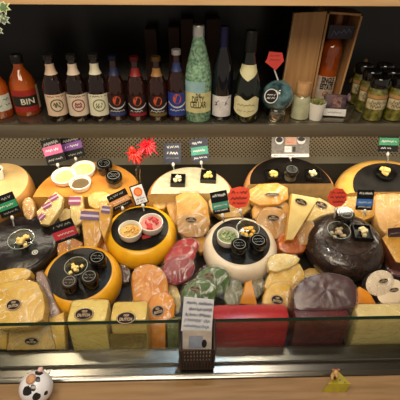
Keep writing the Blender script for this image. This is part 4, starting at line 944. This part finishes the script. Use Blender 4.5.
ci = [(.5*math.cos(math.tau*k/18)*(1 if k % 2 else .93), .5*math.sin(math.tau*k/18)*(1 if k % 2 else .93)) for k in range(18)]
sign('round orange red paper tag behind the dark mottled wheel', 337.5, 197.5, 20, 20, 0, (334, 218), .098, dict(card=mat('orange_red_card2', (232, 74, 46), .55), on=[('write', -.3, .24, .34, .14, mat('dark_red_ink', (120, 20, 20)), 8), ('write', -.36, .02, .36, .16, mat('dark_red_ink', (120, 20, 20)), 9), ('write', -.3, -.22, .3, .14, mat('dark_red_ink', (120, 20, 20)), 8)]), shape=ci)
sign('black tag with a bright blue band behind the dark mottled wheel', 365, 200, 17, 20.5, -3, (366, 216), .098, bandspec(cardk, blueb, paper, -.28, .05))
sign('black tag with a red band beside the flat black wheel', 64, 231, 24, 20, 20, (70, 250), .085, bandspec(cardk, redb, greyw, -.34, .08))
sign('dark maroon tag at the right edge of the case', 397, 233, 18, 11, 5, (394, 244), .07, dict(card=mat('maroon_card', (60, 30, 32), .5), on=[('write', -.38, .0, .38, .2, greyw)]))
# artificial red flowers in a glass tube
fp = bed(139, 190, .084)
t = thing('red_flowers', 'orange and crimson artificial flowers in a slim glass tube', 'flowers', Matrix.Translation(fp))
tp = hit(138, 168, fp, N1)
obj('glass_tube', tube([V((0, 0, 0)), t.matrix_world.inverted() @ tp], .009, 14), GLASS, t)
st = []
for (cx, cy, nm, colr, RR) in [(134, 154, 'orange_bloom', mat('orange_petal', (186, 30, 10), .5, 0, (160, 16, 8), 60), 9), (147, 146, 'crimson_bloom', mat('crimson_petal', (150, 6, 18), .5, 0, (176, 16, 32), 60), 12)]:
    c = hit(cx, cy, fp, N1); q = t.matrix_world.inverted() @ c; rr_ = m(RR, c); vf = []; rnd = random.Random(int(cx))
    for k in range(70):
        d = V((rnd.gauss(0, 1), rnd.gauss(0, 1), rnd.gauss(0, 1))).normalized(); l = rr_*rnd.uniform(.6, 1.15); mid = q+d*l*.6+V((0, 0, rnd.uniform(0, .004)))
        vf.append(tube([q, mid, q+d*l+V((0, 0, -.004))], [.002, .0034, .0006], 5))
    if nm == 'orange_bloom':
        for k in range(26):
            d = V((rnd.uniform(.0, .9), rnd.gauss(0, .5), -1)).normalized(); l = rr_*rnd.uniform(.8, 1.5); vf.append(tube([q, q+d*l*.6, q+d*l], [.002, .0034, .0006], 5))
    obj(nm, join(*vf), colr, t); st.append(tube([t.matrix_world.inverted() @ tp, q], .0016, 6)); st.append(tube([V((0, 0, .004)), t.matrix_world.inverted() @ tp], .0012, 6))
obj('stems', join(*st), mat('dark_stem', (60, 52, 36), .7), t)
# ================================================================ BASKET, CARD, FIGURINES
b0 = hit(180, 370, V((0, 0, .693)), V((0, 0, 1))); b1 = hit(214, 370, V((0, 0, .693)), V((0, 0, 1)))
bc = V(((b0.x+b1.x)/2, (b0.y+b1.y)/2, .6952)); bw = b1.x-b0.x; bd_ = .652-bc.y-.002; bc.y += bd_/2
t = thing('wicker_basket', 'narrow dark brown basket holding leaflets in front of the glass', 'basket', Matrix.Translation(bc))
wick = mat('wicker', (52, 32, 20), .55, 0, (34, 20, 14), 60)
hf = .075; hbk = .125; vf = []
for k in range(12):
    x = -bw/2+bw*k/11
    vf.append(tube([(x*.94, -bd_/2, 0), (x, -bd_/2, hf)], .0022, 6))
    vf.append(tube([(x*.94, bd_/2, 0), (x, bd_/2, hbk)], .0022, 6))
obj('uprights', join(*vf), wick, t)
vf = []
for j in range(6):
    z = .003+hf*j/5.5
    pts = []
    for k in range(23): pts.append((-bw/2*.97+bw*.97*k/22, -bd_/2+(.002 if k % 2 else -.002), z))
    vf.append(tube(pts, .0022, 5))
for s_ in (-1, 1):
    for j in range(9): vf.append(tube([(s_*bw/2*.97, -bd_/2, .003+j*hf/8), (s_*bw/2*.97, bd_/2, .003+j*hbk/9)], .0022, 5))
obj('weave', join(*vf), wick, t)
obj('rim', tube([(bw/2, bd_/2, hbk), (bw/2, -bd_/2, hf), (-bw/2, -bd_/2, hf), (-bw/2, bd_/2, hbk), (bw/2, bd_/2, hbk)], .0032, 8), wick, t)
obj('bottom', box(0, 0, .002, bw*.94, bd_, .004), wick, t)
def card_on(name, label, cat, poly, y, tilt, mt, th_=.001):
    n = V((0, -1, tilt)).normalized(); P = [hit(a, b, V((0, y, .80)), n) for a, b in poly]; c = sum(P, V())/4
    F = frame(c, (P[1]-P[0]).normalized(), n); iF = F.inverted(); Q = [iF @ v for v in P]
    e = thing(name, label, cat, F)
    obj('sheet', ([V((v.x, v.y, z)) for z in (0, -th_) for v in Q], [[0, 1, 2, 3], [4, 5, 6, 7], [0, 1, 5, 4], [1, 2, 6, 5], [2, 3, 7, 6], [3, 0, 4, 7]]), mt, e, None, False)
    return e, abs(Q[1].x-Q[0].x), abs(Q[3].y-Q[0].y)
e, cw, ch = card_on('leaflet', 'pale printed leaflet upright in the dark basket', 'leaflet', [(183, 362), (211, 362), (212, 331), (182.5, 330)], .622, .15, mat('leaflet_paper', (176, 168, 160), .5, 0, (200, 190, 180), 40))
obj('printed_mark', disc(cw*.09, ch*.13, .001, 14, cw*.24, ch*.10), ink, e, None, False)
obj('picture', rect(-cw*.3, -ch*.05, cw*.18, ch*.34, .0008), mat('leaflet_blue', (150, 160, 178), .5), e, None, False)
e, cw, ch = card_on('handwritten_card', 'white card with blue handwriting standing in the basket', 'sign', [(181, 331), (211.5, 333), (214, 300), (184, 297)], .630, .15, mat('card_white', (226, 230, 238), .55, 0, (218, 224, 234), 10))
bi = mat('pen_ink', (36, 48, 104), .6)
wr = []
for j in range(5):
    wr.append(scribble(-cw*.4, ch*(.36-.17*j), cw*.42, ch*(.12 if j < 3 else .13), .0008, j*7+3, 26 if j < 3 else 20, .0013))
obj('handwriting', join(*wr), bi, e, None, False)
obj('sheet_dot', disc(.0022, .0022, .001, 10, -cw*.02, -ch*.46), ink, e, None, False, label='small dark dot at the bottom edge')
# cow figurine
cb = hit(36, 387, V((0, 0, .72)), V((0, 0, 1))); Rc = m(16.3, cb)
zl_ = .6826
t = thing('cow_figurine', 'round white cow figurine with black patches on the wooden ledge', 'figurine', Matrix.Translation((cb.x, cb.y, zl_)))
def cowmat():
    mt = mat('cow_paint', (226, 224, 228), .25, coat=.5); nt = mt.node_tree; b = nt.nodes['Principled BSDF']
    tc = nt.nodes.new('ShaderNodeTexCoord'); nz = nt.nodes.new('ShaderNodeTexNoise'); nz.inputs['Scale'].default_value = 60
    nt.links.new(tc.outputs['Object'], nz.inputs['Vector']); last = None
    for (c, r_) in COW:
        d = nt.nodes.new('ShaderNodeVectorMath'); d.operation = 'DISTANCE'; d.inputs[1].default_value = c; nt.links.new(tc.outputs['Object'], d.inputs[0])
        s = nt.nodes.new('ShaderNodeMath'); s.operation = 'SUBTRACT'; s.inputs[1].default_value = r_; nt.links.new(d.outputs['Value'], s.inputs[0])
        if last:
            mn = nt.nodes.new('ShaderNodeMath'); mn.operation = 'MINIMUM'; nt.links.new(last.outputs[0], mn.inputs[0]); nt.links.new(s.outputs[0], mn.inputs[1]); last = mn
        else: last = s
    ad = nt.nodes.new('ShaderNodeMath'); ad.operation = 'MULTIPLY_ADD'; ad.inputs[1].default_value = .014; nt.links.new(nz.outputs[0], ad.inputs[0]); nt.links.new(last.outputs[0], ad.inputs[2])
    lt = nt.nodes.new('ShaderNodeMath'); lt.operation = 'LESS_THAN'; lt.inputs[1].default_value = .007; nt.links.new(ad.outputs[0], lt.inputs[0])
    mx = nt.nodes.new('ShaderNodeMixRGB'); nt.links.new(lt.outputs[0], mx.inputs[0]); mx.inputs[1].default_value = lin((226, 224, 230)); mx.inputs[2].default_value = lin((18, 18, 20))
    nt.links.new(mx.outputs[0], b.inputs['Base Color']); return mt
iM2 = t.matrix_world.inverted(); cen = V((0, 0, Rc*.98))
def onball(px, py, R=1.0):
    d = ray(px, py); o_ = iM2 @ CAM-cen; b_ = o_.dot(d); disc_ = b_*b_-o_.length_squared+(Rc*R)**2
    return o_+d*(-b_-math.sqrt(max(disc_, 0)))+cen
COW = [(tuple(onball(27, 391)), Rc*.28), (tuple(onball(33, 388)), Rc*.18), (tuple(onball(39, 372)), Rc*.24), (tuple(onball(38, 379)), Rc*.13), (tuple(onball(37, 397)), Rc*.24), (tuple(onball(46, 393)), Rc*.12)]
bodyv = ball(cen, Rc, Rc*1.0, Rc*.98, 36, 20)
obj('body', bodyv, cowmat(), t)
mz = onball(31, 379); F = frame(mz, V((1, 0, 0)), (mz-cen))
obj('muzzle', xf(ball((0, 0, 0), Rc*.30, Rc*.34, Rc*.16, 20, 10), F), mat('muzzle_tan', (196, 148, 108), .5, 0, (170, 120, 84), 120), t, label='tan muzzle')
for (a, b) in ((40, 370.5), (48, 372)):
    q = onball(a, b)
    dd = (q-cen).normalized(); obj('ear', tube([cen+dd*Rc*.9, cen+dd*Rc*1.12, cen+dd*Rc*1.2+V((.004, 0, 0))], [.006, .005, .001], 8), white if a > 44 else mat('pink_ear', (226, 180, 176), .4), t)
obj('foot', lathe([(0, 0), (Rc*.4, 0), (Rc*.45, Rc*.1), (0, Rc*.12)], 20), white, t)
# mouse on a cheese wedge figurine
zt = .6826
A = [hit(a, b, V((0, 0, zt)), V((0, 0, 1))) for a, b in [(321, 392), (345, 392)]]
hw = .020
B = [hit(a, b, V((0, 0, zt+hw)), V((0, 0, 1))) for a, b in [(328, 384), (351, 384), (338, 371)]]
c = V((sum(v.x for v in B)/3, sum(v.y for v in B)/3, zt))
t = thing('cheese_mouse_figurine', 'small olive yellow cheese wedge figurine with a mouse on top', 'figurine', Matrix.Translation(c))
lo_ = [A[0]-c, A[1]-c, V((B[2].x, B[2].y, zt))-c]; hi_ = [v-c for v in B]
lo_[0] = V((lo_[0].x, lo_[0].y, 0)); lo_[1] = V((lo_[1].x, lo_[1].y, 0))
oli = mat('olive_cheese', (166, 150, 42), .5, 0, (146, 130, 36), 50, .1)
obj('cheese_wedge', (lo_+hi_, [[0, 1, 2], [3, 4, 5], [0, 1, 4, 3], [1, 2, 5, 4], [2, 0, 3, 5]]), oli, t, None, False)
mp_ = hit(333, 379, V((0, 0, zt+hw)), V((0, 0, 1)))-c
mm = mat('mouse_cream', (206, 170, 110), .5, 0, (180, 140, 84), 60)
mo = obj('mouse', join(ball(mp_+V((0, 0, .012)), .008, .007, .013, 14, 8), ball(mp_+V((0, -.002, .029)), .0065, .0065, .0065, 14, 8), tube([mp_+V((0, -.006, .029)), mp_+V((0, -.013, .026))], [.0045, .0015], 8)), mm, t)
for s_ in (-1, 1):
    obj('ear', ball(mp_+V((s_*.006, .0, .036)), .0035, .0018, .0035, 10, 6), mat('mouse_ear', (206, 120, 90), .5), mo)
    obj('arm', tube([mp_+V((s_*.007, -.002, .018)), mp_+V((s_*.006, -.009, .013))], .002, 6), mm, mo)
obj('apron', ball(mp_+V((0, -.004, .013)), .0045, .004, .008, 10, 6), mat('mouse_brown', (84, 40, 30), .5), mo)
for q_ in ((340, 380), (345, 382.5)):
    hp = hit(q_[0], q_[1], V((0, 0, zt+hw+.0004)), V((0, 0, 1)))-c; obj('cheese_hole', xf(disc(.0022, .0022), Matrix.Translation(hp)), mat('olive_dark', (110, 96, 28), .6), t, None, False)
bpy.context.view_layer.update()
for o in SC.objects:
    if 'H' in o: del o['H']
